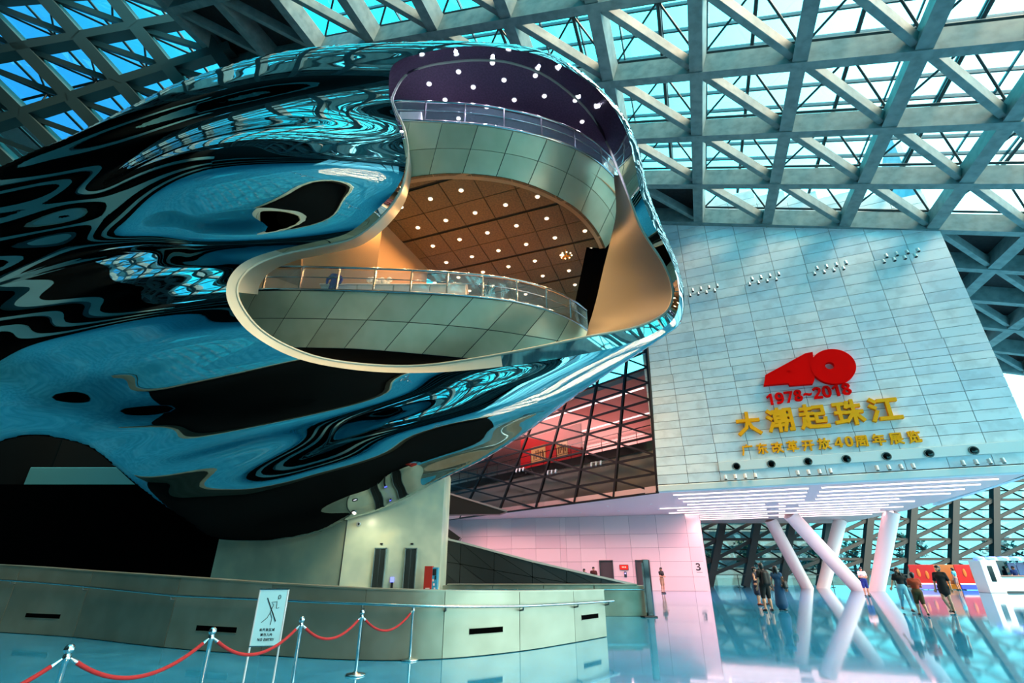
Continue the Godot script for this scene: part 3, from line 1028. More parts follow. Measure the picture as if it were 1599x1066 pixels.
	for q in [Vector2(3.2, -22.0), Vector2(-11.5, -26.0)]: poly.append(Vector2(q.x, -q.y))
	plate(st, poly, Transform3D(Basis(Vector3.RIGHT, Vector3(0, 0, -1), Vector3.UP), Vector3(0, 11.1, 0)), 0.3)
	obj("deck_floor", st, M.brown_wall, low)
	# brown angular wall block on the lower deck
	var wa: Vector3 = Vector3(-5.946, 16.05, -18.376)
	var wl: Vector3 = Vector3(-15.032, 14, -17.076)
	var wr: Vector3 = Vector3(-4.489, 16.05, -22.295)
	st = B()
	plate(st, PackedVector2Array([Vector2(wl.x, -wl.z), Vector2(wa.x, -wa.z), Vector2(wr.x, -wr.z), Vector2(wl.x, 28.0)]), Transform3D(Basis(Vector3.RIGHT, Vector3(0, 0, -1), Vector3.UP), Vector3(0, 11.3, 0)), 4.78)
	obj("angular_wall", st, M.brown_wall, low)
	st = B()
	hexa(st, Vector3(-1.5, 12.9, -27.9), Vector3(7.0, 12.9, -27.0), Vector3(7.0, 16.1, -27.0), Vector3(-1.5, 16.1, -27.9), Vector3(0, 0, -0.3))
	obj("back_wall", st, M.brown_ceiling, low)
	railing(ltop, 1.05, 13, "glass and steel railing along the lower deck, in front of the white counter")
	# dark gap right of the decks
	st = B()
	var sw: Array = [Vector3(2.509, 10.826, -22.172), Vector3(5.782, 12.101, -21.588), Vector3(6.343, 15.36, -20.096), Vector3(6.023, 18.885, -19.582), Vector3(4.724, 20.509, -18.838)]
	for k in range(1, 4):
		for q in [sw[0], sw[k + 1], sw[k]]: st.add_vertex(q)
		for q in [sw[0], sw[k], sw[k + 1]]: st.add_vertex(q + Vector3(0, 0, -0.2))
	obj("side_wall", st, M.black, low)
	st = B()
	hexa(st, Vector3(-12.548, 10.824, -18.653), Vector3(-8.901, 11.315, -18.429), Vector3(-8.901, 14.213, -17.102), Vector3(-12.548, 13.525, -17.417), Vector3(0, 0, -0.2))
	obj("end_wall", st, M.brown_wall, low)
	# counter, blue figure, plant and small things on the lower deck
	var cnt := thing("reception_counter", "long white counter on the lower deck behind the glass railing", "counter", Vector3(-4.894, 11.45, -16.799) + Vector3(0, -0.1, -0.9))
	for k in 4:
		st = B()
		cbox(st, at(Vector3(-2.25 + k * 1.5, 0.42, -0.2)), Vector3(1.47, 0.84, 0.7), 0.015)
		obj("front_panel", st, M.white_panel, cnt)
	st = B()
	cbox(st, at(Vector3(0, 0.87, -0.2)), Vector3(6.1, 0.06, 0.8), 0.015)
	obj("counter_top", st, M.white_panel, cnt)
	var fig := thing("figurine", "glossy deep blue standing figurine left of the white counter", "sculpture", Vector3(-7.164, 11.4, -16.616) + Vector3(0, 0, -0.5))
	st = B(true)
	lathe(st, [Vector2(0.0, 0.42), Vector2(0.17, 0.45), Vector2(0.2, 0.58), Vector2(0.15, 0.72), Vector2(0.2, 0.86), Vector2(0.22, 0.95), Vector2(0.1, 1.02), Vector2(0.0, 1.03)], 14)
	var blue := mat(Color(0.01, 0.03, 0.55), 0.08)
	obj("torso", st, blue, fig)
	for s in [-1.0, 1.0]:
		st = B(true)
		tube(st, [Vector3(0.1 * s, 0.5, 0), Vector3(0.12 * s, 0.25, 0.03), Vector3(0.1 * s, 0.05, 0), Vector3(0.12 * s, 0.0, 0.06)], [0.09, 0.085, 0.06, 0.08], 10)
		obj("leg", st, blue, fig)
		st = B(true)
		tube(st, [Vector3(0.2 * s, 0.92, 0), Vector3(0.29 * s, 0.75, 0.05), Vector3(0.26 * s, 0.55, 0.12)], [0.07, 0.06, 0.05], 10)
		obj("arm", st, blue, fig)
	var fl := thing("orchid_bunch", "bunch of white blossoms on the white counter of the lower deck", "flowers", Vector3(-5.573, 11.45, -16.799) + Vector3(0, 0.8, -1.0))
	for k in 9:
		st = B(true)
		ball(st, Vector3(-0.4 + 0.1 * k, 0.28 + 0.12 * sin(k * 1.7), 0.1 * cos(k * 2.1)), Vector3(0.13, 0.11, 0.13), 10)
		obj("blossom", st, M.white_panel, fl)
	st = B(true)
	lathe(st, [Vector2(0.0, 0.0), Vector2(0.16, 0.01), Vector2(0.2, 0.2), Vector2(0.18, 0.22)], 14)
	obj("bowl", st, M.white, fl)
	var pl := thing("potted_plant", "dark green potted plant near the right end of the white counter", "plant", Vector3(-1.09, 11.45, -17.203) + Vector3(0, -0.1, -0.8))
	st = B(true)
	lathe(st, [Vector2(0.0, 0.0), Vector2(0.17, 0.0), Vector2(0.23, 0.4), Vector2(0.2, 0.4)], 14)
	obj("pot", st, mat(Color(0.5, 0.42, 0.2), 0.5), pl)
	var leafm := mat(Color(0.03, 0.10, 0.05), 0.5)
	for k in 16:
		var a := k * 2.4
		var r := 0.25 + 0.02 * k
		st = B()
		var b0 := Vector3(0.03 * cos(a), 0.4, 0.03 * sin(a))
		var tip := Vector3(r * cos(a), 0.75 + 0.035 * k, r * sin(a))
		var sd := Vector3(-sin(a), 0, cos(a)) * 0.05
		var mid := b0.lerp(tip, 0.55) + Vector3(0, 0.12, 0)
		quad(st, b0, mid - sd, tip, mid + sd)
		obj("leaf", st, leafm, pl)
	var ch := thing("chandelier", "small amber chandelier hanging under the brown ceiling near its right rim", "light", Vector3(2.691, 15.6, -20.558))
	st = B(true)
	tube(st, [Vector3(0, 0.48, 0), Vector3(0, 0.1, 0)], 0.015, 6)
	obj("stem", st, M.gold, ch)
	for k in 8:
		st = B(true)
		var a := TAU * k / 8
		tube(st, [Vector3(0, 0.15, 0), Vector3(0.2 * cos(a), 0.0, 0.2 * sin(a)), Vector3(0.28 * cos(a), 0.1, 0.28 * sin(a))], 0.015, 5)
		obj("arm", st, M.gold, ch)
		st = B(true)
		ball(st, Vector3(0.28 * cos(a), 0.13, 0.28 * sin(a)), Vector3.ONE * 0.04, 8)
		obj("bulb", st, M.warm, ch)
	for k in 2:
		var cb := thing("cabinet", ["tall pale cabinet at the left end of the upper deck", "low pale cabinet right of the tall one on the upper deck"][k], "cabinet", [Vector3(-4.19, 17.6, -13.857), Vector3(-3.299, 17.6, -13.917)][k] + Vector3(0, 0, -1.0))
		st = B()
		cbox(st, at(Vector3(0, [0.55, 0.35][k], 0)), Vector3([0.9, 1.0][k], [1.1, 0.7][k], 0.6), 0.02)
		obj("body", st, M.white_panel, cb)
		st = B()
		cbox(st, at(Vector3(0, [0.55, 0.35][k], 0.31)), Vector3([0.8, 0.9][k], [0.95, 0.55][k], 0.02), 0.005)
		obj("door", st, M.white, cb)

# ------------------------------------------------------------------ stone-clad block
const SA := Vector3(8.196, 5.4, -28.374)
const SE := Vector3(0.921, 0, 0.39)
const SN := Vector3(-0.39, 0, 0.921)

func sp(s: float, y: float, out := 0.0) -> Vector3:
	return Vector3(SA.x, 0, SA.z) + SE * s + Vector3(0, y, 0) + SN * out

func stone_xf(s: float, y: float, out := 0.0) -> Transform3D:
	return Transform3D(Basis(SE, Vector3.UP, SN), sp(s, y, out))

func stone_block() -> void:
	var w := struct("wall_right", "stone-clad block with pale grey-blue slabs in recessed joints")
	var st := B()
	plate(st, PackedVector2Array([Vector2(-8.2, -10.45), Vector2(8.2, -10.45), Vector2(8.2, 4.6), Vector2(-8.2, 9.6)]), stone_xf(8.2, 15.85, -2.0), 1.98)
	obj("core", st, M.stone_joint, w)
	# return side of the block on the right
	st = B()
	hexa(st, sp(16.42, 5.4, 0), sp(16.42, 5.4, -14), sp(16.42, 22, -14), sp(16.42, 26, 0), -SE * 0.3)
	obj("return_side", st, M.stone[1], w)
	# lower edge band
	st = B()
	cbox(st, stone_xf(8.2, 5.57, -0.1), Vector3(16.5, 0.36, 0.5), 0.04)
	obj("edge_band", st, M.white_panel, w)
	var rng := RandomNumberGenerator.new()
	rng.seed = 11
	var y := 5.79
	var rows: Array = []
	while y < 25.2:
		var h: float = 0.62 if y > 14.0 else ([0.46, 0.40, 0.52][rng.randi() % 3])
		if y < 6.9: h = [0.5, 0.5, 0.5][0]
		rows.append([y, h])
		y += h
	var count := 0
	var rest := B()
	var shift := 0.0
	for r in rows.size():
		if r % 9 == 4: shift = rng.randf_range(-0.35, 0.35) if rows[r][0] < 13.0 else 0.0
		for k in 10:
			if rows[r][0] > 6.25 and rows[r][0] < 6.7 and k >= 2: continue
			var s0 := -0.05 + 1.65 * k + (shift if k > 0 else 0.0)
			var s1 := -0.05 + 1.65 * (k + 1) + (shift if k < 9 else 0.0)
			# the sloping roof cuts the far right of the upper rows
			if rows[r][0] > 25.5 - 0.32 * s0: continue
			var size := Vector3(s1 - s0 - 0.022, rows[r][1] - 0.024, 0.05)
			var out := 0.025 + rng.randf_range(0.0, 0.008)
			var xf := stone_xf((s0 + s1) / 2, rows[r][0] + rows[r][1] / 2, out)
			if count < 290:
				put("stone_slab", box_mesh(size, 0.006), M.stone[rng.randi() % 4], w, xf)
			else:
				cbox(rest, xf, size, 0.006)
			count += 1
	tag(obj("upper_slabs", rest, M.stone[0], w), "", "", "", "stuff")
	# smooth band that carries the round downlights
	st = B()
	cbox(st, stone_xf(9.75, 6.53, 0.06), Vector3(13.0, 0.50, 0.22), 0.02)
	obj("lamp_band", st, M.white_panel, w)
	# seven round lamps in the band
	var places := ["leftmost", "second from the left", "third from the left", "middle one", "third from the right", "second from the right", "rightmost"]
	for k in 7:
		var t := thing("round_lamp", "dark round lamp in the band under the lettering, %s" % places[k], "light", sp(4.13 + 1.678 * k, 6.48, 0.175), 0, "round lamps in the band")
		t.basis = Basis(SE, Vector3.UP, SN)
		st = B(true)
		lathe(st, [Vector2(0.2, 0.0), Vector2(0.2, 0.03), Vector2(0.17, 0.04), Vector2(0.15, 0.01)], 20, Transform3D(Basis(Vector3.RIGHT, PI / 2), Vector3.ZERO))
		obj("trim_ring", st, M.door_metal, t)
		st = B(true)
		lathe(st, [Vector2(0.15, 0.012), Vector2(0.1, 0.02), Vector2(0.0, 0.024)], 20, Transform3D(Basis(Vector3.RIGHT, PI / 2), Vector3.ZERO))
		obj("lens", st, M.lens, t)
	# brackets of spotlights
	var hosts := [["upper row, leftmost bracket", 3.3, 17.05, 1], ["upper row, second bracket from the left", 6.7, 17.05, 1], ["upper row, third bracket from the left", 10.1, 16.95, 1], ["upper row, rightmost bracket", 13.45, 16.9, 1], ["lower row, leftmost bracket", 3.5, 5.92, 0], ["lower row, second bracket from the left", 6.9, 5.92, 0], ["lower row, third bracket from the left", 10.28, 5.92, 0], ["lower row, rightmost bracket", 13.6, 5.92, 0]]
	for h in hosts:
		for row in (2 if h[3] == 1 else 1):
			for k in 4:
				var t := thing("spotlight", "white wall spotlight, %s, %s in its %s line" % [h[0], ["first", "second", "third", "fourth"][k], "upper" if row == 1 else "lower"], "light", sp(h[1] + 0.48 * k + 0.2 * row, h[2] + 0.3 * row, 0.05), 0, "spotlights, %s" % h[0])
				t.basis = Basis(SE, Vector3.UP, SN)
				st = B(true)
				tube(st, [Vector3(0, 0.02, 0), Vector3(0, 0.0, 0.22)], 0.025, 6)
				obj("arm", st, M.lamp_body, t)
				st = B(true)
				tube(st, [Vector3(0, 0.12, 0.22), Vector3(0, -0.1, 0.28)], 0.085, 12)
				var hd := obj("head", st, M.lamp_body, t)
				st = B(true)
				tube(st, [Vector3(0, -0.1, 0.28), Vector3(0, -0.112, 0.283)], 0.07, 12)
				obj("lens", st, M.lens, hd)

const GLYPHS := {
	"大": "8,62 92,62;50,95 49,62 40,30 10,4;50,62 62,30 92,4",
	"潮": "8,92 20,80;4,66 16,56;6,6 20,36;28,87 62,87;45,98 45,74;32,74 58,74 58,42 32,42 32,74;32,58 58,58;26,26 64,26;45,42 45,2;72,92 72,30 64,4;72,92 94,92 94,6 86,6;72,66 94,66;72,42 94,42",
	"起": "8,84 44,84;26,98 26,62;4,62 48,62;28,62 28,14;28,38 46,38;14,44 12,20 2,4;12,20 30,8 60,5 98,5;56,88 88,88 88,58 60,58 60,26 90,26 92,38",
	"珠": "4,88 36,88;6,52 34,52;2,12 38,16;20,88 20,14;52,92 46,72;50,76 92,76;42,50 98,50;70,98 70,2;68,48 42,14;72,48 98,14",
	"江": "8,92 22,80;4,66 18,56;6,6 22,40;36,84 94,84;64,84 64,10;30,10 98,10",
	"广": "48,98 52,86;14,82 94,82;14,82 14,40 4,4",
	"东": "10,82 90,82;42,98 22,50 86,50;54,62 54,4 44,8;32,34 16,12;72,34 90,12",
	"改": "8,84 40,84 40,54 12,54 12,14 42,28;60,98 46,60;54,76 96,76;84,76 74,40 46,4;56,58 70,26 96,4",
	"革": "8,88 92,88;32,98 32,76;68,98 68,76;32,76 68,76;24,64 76,64 76,42 24,42 24,64;4,24 96,24;50,76 50,2",
	"开": "10,88 90,88;4,50 96,50;32,88 30,40 10,4;68,88 68,2",
	"放": "22,98 26,86;4,78 48,78;22,78 20,40 4,6;22,54 42,54 40,10 30,10;64,98 52,62;58,74 98,74;86,74 76,36 48,4;60,58 74,26 98,4",
	"周": "14,92 14,40 4,4;14,92 88,92 88,6 78,6;30,74 72,74;50,86 50,54;26,54 76,54;34,38 34,12;34,38 68,38 68,14 34,14",
	"年": "28,98 10,68;24,82 88,82;26,58 84,58;26,58 26,32;4,32 96,32;56,82 56,2",
	"展": "14,92 86,92 86,72 14,72;14,92 14,40 4,4;26,56 86,56;42,64 42,40;66,64 66,40;20,40 94,40;40,40 40,6 58,16;84,34 68,24;56,40 72,16 96,4",
	"览": "16,94 16,62;34,98 34,58;58,98 46,70;52,86 94,86;66,76 74,66;24,52 78,52;24,52 24,22;78,52 78,22;50,44 48,24 14,4;56,24 56,8 92,8 94,20",
	"未": "16,74 84,74;4,48 96,48;50,98 50,2;48,46 10,10;52,46 92,10",
	"区": "90,90 10,90 10,8 94,8;76,74 28,22;30,72 78,24",
	"域": "4,66 34,66;18,92 18,18;2,14 36,24;36,74 96,74;42,56 42,36 60,36 60,56 42,56;36,16 64,24;72,96 76,40 96,8;92,52 66,6;84,92 90,84",
	"请": "10,94 20,82;6,62 20,62 20,12 30,22;38,84 94,84;44,70 90,70;34,56 98,56;66,96 66,56;44,44 44,4;44,44 86,44 86,6;44,32 86,32;44,20 86,20",
	"勿": "28,98 6,56;20,78 88,78 82,10 70,8;46,78 14,24;68,78 34,6",
	"入": "34,94 50,84 44,50 6,4;50,80 64,36 96,4",
	"内": "12,76 88,76 88,6 76,8;12,76 12,2;50,98 50,70 24,26;50,62 76,28",
}

func glyph(ch: String, size: float, w: float, depth: float, lean := 0.0) -> ArrayMesh:
	var st := B()
	var n := 0
	for line in GLYPHS[ch].split(";"):
		var pts: Array[Vector3] = []
		for q in line.split(" "):
			var xy = q.split(",")
			pts.append(Vector3(float(xy[0]) / 100 * size, float(xy[1]) / 100 * size, 0))
		for k in pts.size() - 1:
			var d: Vector3 = (pts[k + 1] - pts[k]).normalized() * w * 0.42
			var z := depth / 2 + 0.0006 * (n % 7) * (1.0 if depth > 0.02 else 0.1)
			n += 1
			bar(st, pts[k] - d + Vector3(0, 0, z), pts[k + 1] + d + Vector3(0, 0, z), w, depth, Vector3(-d.y, d.x, 0).normalized())
	return fin(st)

func text_mesh(s: String, size: float, depth: float) -> TextMesh:
	var t := TextMesh.new()
	t.text = s
	t.font = font_bold
	t.font_size = 64
	t.pixel_size = size / 46.0
	t.depth = depth
	return t

func lettering() -> void:
	# red emblem: a slanted 4 run into a round 0
	var em := thing("anniversary_emblem", "red raised emblem, a slanted 4 joined to a round 0, on the stone wall", "emblem", sp(0, 0, 0.06))
	em.basis = Basis(SE, Vector3.UP, SN)
	var st := B()
	plate(st, PackedVector2Array([Vector2(6.252, 10.68), Vector2(6.444, 11.257), Vector2(8.601, 12.202), Vector2(8.958, 12.222), Vector2(8.927, 11.972), Vector2(8.938, 11.427), Vector2(8.704, 10.663), Vector2(8.58, 10.455), Vector2(7.484, 10.511), Vector2(7.462, 10.64), Vector2(6.851, 10.671), Vector2(7.375, 11.237), Vector2(7.789, 11.428), Vector2(7.675, 11.193), Vector2(7.379, 11.237), Vector2(6.847, 10.671)]), at(Vector3.ZERO), 0.3)
	obj("digit_four", st, M.red, em)
	st = B(true)
	var cc := Vector2(9.697, 11.280)
	var hc := Vector2(9.555, 11.332)
	var n := 48
	var fo: Array = []
	var fi: Array = []
	var bo: Array = []
	var bi: Array = []
	for k in n:
		var a := TAU * k / n
		fo.append(Vector3(cc.x + 1.02 * cos(a), cc.y + 0.97 * sin(a), 0.31))
		fi.append(Vector3(hc.x + 0.21 * cos(a), hc.y + 0.20 * sin(a), 0.31))
		bo.append(fo[k] - Vector3(0, 0, 0.31))
		bi.append(fi[k] - Vector3(0, 0, 0.31))
	st.set_smooth_group(-1)
	strip_between(st, fi, fo, true)
	st.set_smooth_group(0)
	strip_between(st, fo, bo, true)
	strip_between(st, bi, fi, true)
	obj("digit_zero", st, M.red, em)
	# dates
	var da := thing("date_lettering", "red raised dates 1978~2018 under the emblem on the stone wall", "lettering", sp(6.2, 9.62, 0.06))
	da.basis = Basis(SE, Vector3.UP.rotated(SN, 0.0), SN)
	var s := "1978~2018"
	for k in s.length():
		var o := put("digit", text_mesh(s[k], 0.60, 0.16), M.red, da)
		o.position = Vector3(0.24 + 0.448 * k, 0.27 + 0.014 * k, 0.1)
	# title and subtitle in gold
	var ti := thing("title_lettering", "large gold raised Chinese title of five characters on the stone wall", "lettering", sp(4.5, 8.08, 0.06))
	ti.basis = Basis(SE, Vector3.UP, SN)
	var title := "大潮起珠江"
	for k in 5:
		put("character", glyph(title[k], 1.22, 0.17, 0.24), M.gold, ti, at(Vector3(1.56 * k, 0.02 + 0.02 * k, 0)))
	var su := thing("subtitle_lettering", "small gold raised Chinese subtitle under the title on the stone wall", "lettering", sp(4.55, 7.04, 0.06))
	su.basis = Basis(SE, Vector3.UP, SN)
	var sub := "广东改革开放40周年展览"
	var x := 0.0
	for k in sub.length():
		if sub[k] == "4" or sub[k] == "0":
			var o := put("digit", text_mesh(sub[k], 0.50, 0.12), M.gold, su)
			o.position = Vector3(x + 0.19, 0.28, 0.06)
			x += 0.46
		else:
			put("character", glyph(sub[k], 0.54, 0.075, 0.12), M.gold, su, at(Vector3(x, 0, 0)))
			x += 0.715

# ------------------------------------------------------------------ soffit and pink hall under the block
const WA := Vector3(14.44, 0, -40.51)
const WE := Vector3(-0.96, 0, -0.279)
const WN := Vector3(-0.279, 0, 0.96)

func wp(s: float, y: float, out := 0.0) -> Vector3:
	return WA + WE * s + Vector3(0, y, 0) + WN * out

func wall_xf(s: float, y: float, out := 0.0) -> Transform3D:
	return Transform3D(Basis(-WE, Vector3.UP, WN), wp(s, y, out))

func under_block() -> void:
	var so := struct("ceiling_soffit", "white soffit under the stone block with long light lines")
	var st := B()
	var poly := PackedVector2Array()
	for p in [Vector2(8.0, -28.5), Vector2(22.9, -22.2), Vector2(24.6, -25.8), Vector2(29.0, -38.2), Vector2(31.5, -49.6), Vector2(-8, -49.6), Vector2(-8, -48.6), Vector2(-0.7, -39.7)]: poly.append(Vector2(p.x, -p.y))
	plate(st, poly, Transform3D(Basis(Vector3.RIGHT, Vector3(0, 0, -1), Vector3.UP), Vector3(0, 5.4, 0)), 0.35)
	obj("soffit_board", st, M.soffit, so)
	# light lines, parallel to the stone face
	M.line = glow(Color(1.0, 0.90, 0.91), 1.3)
	var k := 0
	for row in 11:
		var off := -1.2 - row * 1.75
		var segs: Array = [[1.0, 7.0], [7.6, 13.6]] if row % 2 == 0 else [[0.2, 6.0], [6.8, 14.4]]
		if row >= 4: segs = [[-1.5, 5.2], [6.0, 12.5]] if row % 2 == 0 else [[-0.6, 6.4], [7.2, 13.6]]
		if row < 4: segs = [[0.6, 7.4], [8.0, 15.2 - row * 0.2]]
		for s in segs:
			var a := sp(s[0] + 0.10 * row, 5.385, off)
			var b := sp(s[1] + 0.10 * row, 5.385, off)
			var root := thing("light_strip", "white light line in the pale soffit, %s part of row %d from the stone face" % ["left" if s == segs[0] else "right", row + 1], "light", (a + b) / 2, 0, "light lines of the soffit")
			st = B()
			bar(st, a - (a + b) / 2 - Vector3(0, 0.03, 0), b - (a + b) / 2 - Vector3(0, 0.03, 0), 0.08, 0.07)
			obj("diffuser", st, M.line, root)
			st = B()
			for sd in [-0.075, 0.075]: bar(st, a - (a + b) / 2 + SN * sd, b - (a + b) / 2 + SN * sd, 0.03, 0.03)
			obj("frame", st, M.white, root)
			area(root, Vector3(0, -0.085, 0), root.position + Vector3(0, -5, 0), SN, Vector2(a.distance_to(b), 0.10), Color(1.0, 0.70, 0.72), SOFFIT_E)
			k += 1
	# recessed downlights between the lines
	for row in 4:
		for q in range([0, -2, -6, 0][row], 5):  # columns beyond the left end are lamps added to brighten the white wall
			var p := sp(1.6 + 2.9 * q, 5.39, -2.1 - 3.5 * row)
			var root := thing("recessed_downlight", "tiny recessed downlight in the soffit, row %d from the stone face, %d from the left" % [row + 1, q + [1, 3, 7, 1][row]], "light", p, 0, "recessed downlights of the soffit")
			st = B(true)
			lathe(st, [Vector2(0.09, 0.0), Vector2(0.09, -0.015), Vector2(0.07, -0.02), Vector2(0.065, -0.005)], 14)
			obj("trim_ring", st, M.lamp_body, root)
			st = B(true)
			lathe(st, [Vector2(0.0, -0.012), Vector2(0.065, -0.006)], 14)
			obj("lens", st, M.line, root)
			spot(root, Vector3(0, -0.06, 0), p + Vector3(0, -5, 0), Color(1.0, 0.70, 0.71), DOWN_E, 82, 0.06)
	# white panelled wall
	var w := struct("wall_back", "white wall of large pale panels under the soffit")
	st = B()
	box(st, wall_xf(11.0, 2.7, -0.35), Vector3(22.3, 5.4, 0.5))
	obj("joint_backing", st, M.stone_joint, w)
	var rows := [0.0, 0.95, 2.0, 3.0, 4.0, 5.4]
	var cols := [-0.1, 0.95, 3.2, 5.3, 7.3, 9.3, 10.45, 10.95, 13.0, 15.1, 17.3, 19.6, 22.0]
	for r in 5:
		for q in cols.size() - 1:
			var s0: float = cols[q]
			var s1: float = cols[q + 1]
			var y0: float = rows[r]
			var y1: float = rows[r + 1]
			if r < 2 and (q == 2 or q == 4):   # door openings
				var d0 := 4.04 if q == 2 else 6.83
				var d1 := 5.06 if q == 2 else 7.83
				if r == 0 or r == 1:
					for e in [[s0, d0], [d1, s1]]:
						if e[1] - e[0] > 0.1: put("wall_panel", box_mesh(Vector3(e[1] - e[0] - 0.015, y1 - y0 - 0.015, 0.05), 0.004), M.pink_wall[(r + q) % 3], w, wall_xf((e[0] + e[1]) / 2, (y0 + y1) / 2, -0.08))
					continue
			put("wall_panel", box_mesh(Vector3(s1 - s0 - 0.015, y1 - y0 - 0.015, 0.05), 0.004), M.pink_wall[(r * 2 + q) % 3], w, wall_xf((s0 + s1) / 2, (y0 + y1) / 2, -0.08))
	st = B()
	hexa(st, wp(-0.12, 0, -0.05), wp(-0.12, 0, -9.5), wp(-0.12, 5.4, -9.5), wp(-0.12, 5.4, -0.05), WE * 0.2)
	obj("return_side", st, M.pink_wall[0], w)
	for d in [["door_1", 4.04, 5.06, "grey steel door right of the red screen"], ["door_2", 6.83, 7.83, "reddish steel door left of the red screen"]]:
		var dr := struct(d[0], d[3])
		var s0: float = d[1]
		var s1: float = d[2]
		st = B()
		box(st, wall_xf((s0 + s1) / 2, 1.02, -0.05), Vector3(s1 - s0, 2.04, 0.04))
		obj("leaf", st, mat(Color(0.36, 0.33, 0.33), 0.35, 0.5), dr)
		st = B()
		for s in [s0, s1]: box(st, wall_xf(s, 1.03, -0.01), Vector3(0.07, 2.1, 0.12))
		box(st, wall_xf((s0 + s1) / 2, 2.08, -0.01), Vector3(s1 - s0 + 0.07, 0.07, 0.12))
		obj("frame", st, M.door_metal, dr)
	var sc := thing("wall_screen", "small lit red screen on the white wall between the two doors", "screen", wp(5.97, 1.6, 0.0))
	sc.basis = Basis(-WE, Vector3.UP, WN)
	st = B()
	cbox(st, at(Vector3(0, 0, 0)), Vector3(0.68, 0.38, 0.06), 0.01)
	obj("housing", st, M.ink, sc)
	st = B()
	box(st, at(Vector3(0, 0, 0.035)), Vector3(0.62, 0.32, 0.01))
	obj("display", st, glow(Color(1.0, 0.10, 0.02), 0.9, Color(0.3, 0.02, 0.02)), sc)
	st = B()
	for q in 3: box(st, at(Vector3(-0.12 + 0.12 * q, 0.02, 0.042)), Vector3(0.08, 0.09, 0.004))
	obj("bright_marks", st, glow(Color(1.0, 0.45, 0.1), 1.0), sc)
	var cp := thing("call_panel", "small grey call panel below the red wall screen", "panel", wp(5.9, 1.1, 0.0))
	cp.basis = sc.basis
	st = B()
	cbox(st, at(Vector3.ZERO), Vector3(0.2, 0.4, 0.05), 0.01)
	obj("plate", st, M.door_metal, cp)
	st = B()
	box(st, at(Vector3(0, 0.08, 0.03)), Vector3(0.1, 0.1, 0.01))
	obj("display", st, glow(Color(0.3, 0.4, 1.0), 0.8), cp)
	var nm := thing("wall_number", "dark digit 3 near the right edge of the white wall", "lettering", wp(0.5, 1.62, -0.05))
	nm.basis = sc.basis
	put("digit", text_mesh("3", 0.5, 0.03), M.ink, nm)
	st = B()
	box(st, at(Vector3(0.05, -0.36, 0)), Vector3(0.4, 0.02, 0.02))
	obj("rule_line", st, M.ink, nm)
	# V-shaped columns
	var cols_v := [["v_column", "white V-shaped column with a boy at its foot", Vector3(26.373, 0, -41.6), Vector3(26.984, 0, -41), Vector3(21.673, 5.4, -40.6), Vector3(28.223, 5.4, -38.6), 0.52],
		["v_column", "white V-shaped column farther back, nearer the glazed facade", Vector3(24.995, 0, -46.5), Vector3(26.13, 0, -46.5), Vector3(22.651, 5.4, -45.8), Vector3(28.77, 5.4, -45.8), 0.5]]
	for c in cols_v:
		var root := thing(c[0], c[1], "column", Vector3(c[2].x, 0, c[2].z))
		for q in 2:
			st = B(true)
			var b: Vector3 = c[2 + q] - root.position
			b.y = -0.2
			var t: Vector3 = c[4 + q] - root.position
			t.y = 5.38
			tube(st, [b, b.lerp(t, 0.5), t], [c[6] * 0.92, c[6], c[6] * 1.02], 28)
			obj("leg", st, M.column, root)

# ------------------------------------------------------------------ triangulated glass front left of the stone block
const GA := Vector3(8.196, 5.4, -28.374)
const GE := Vector3(-0.62, 0, -0.785)
const GB := Vector3(-0.785, 0, 0.62)

func gp(s: float, y: float, out := 0.0) -> Vector3:
	return Vector3(GA.x, 0, GA.z) + GE * s + Vector3(0, y, 0) + GB * out

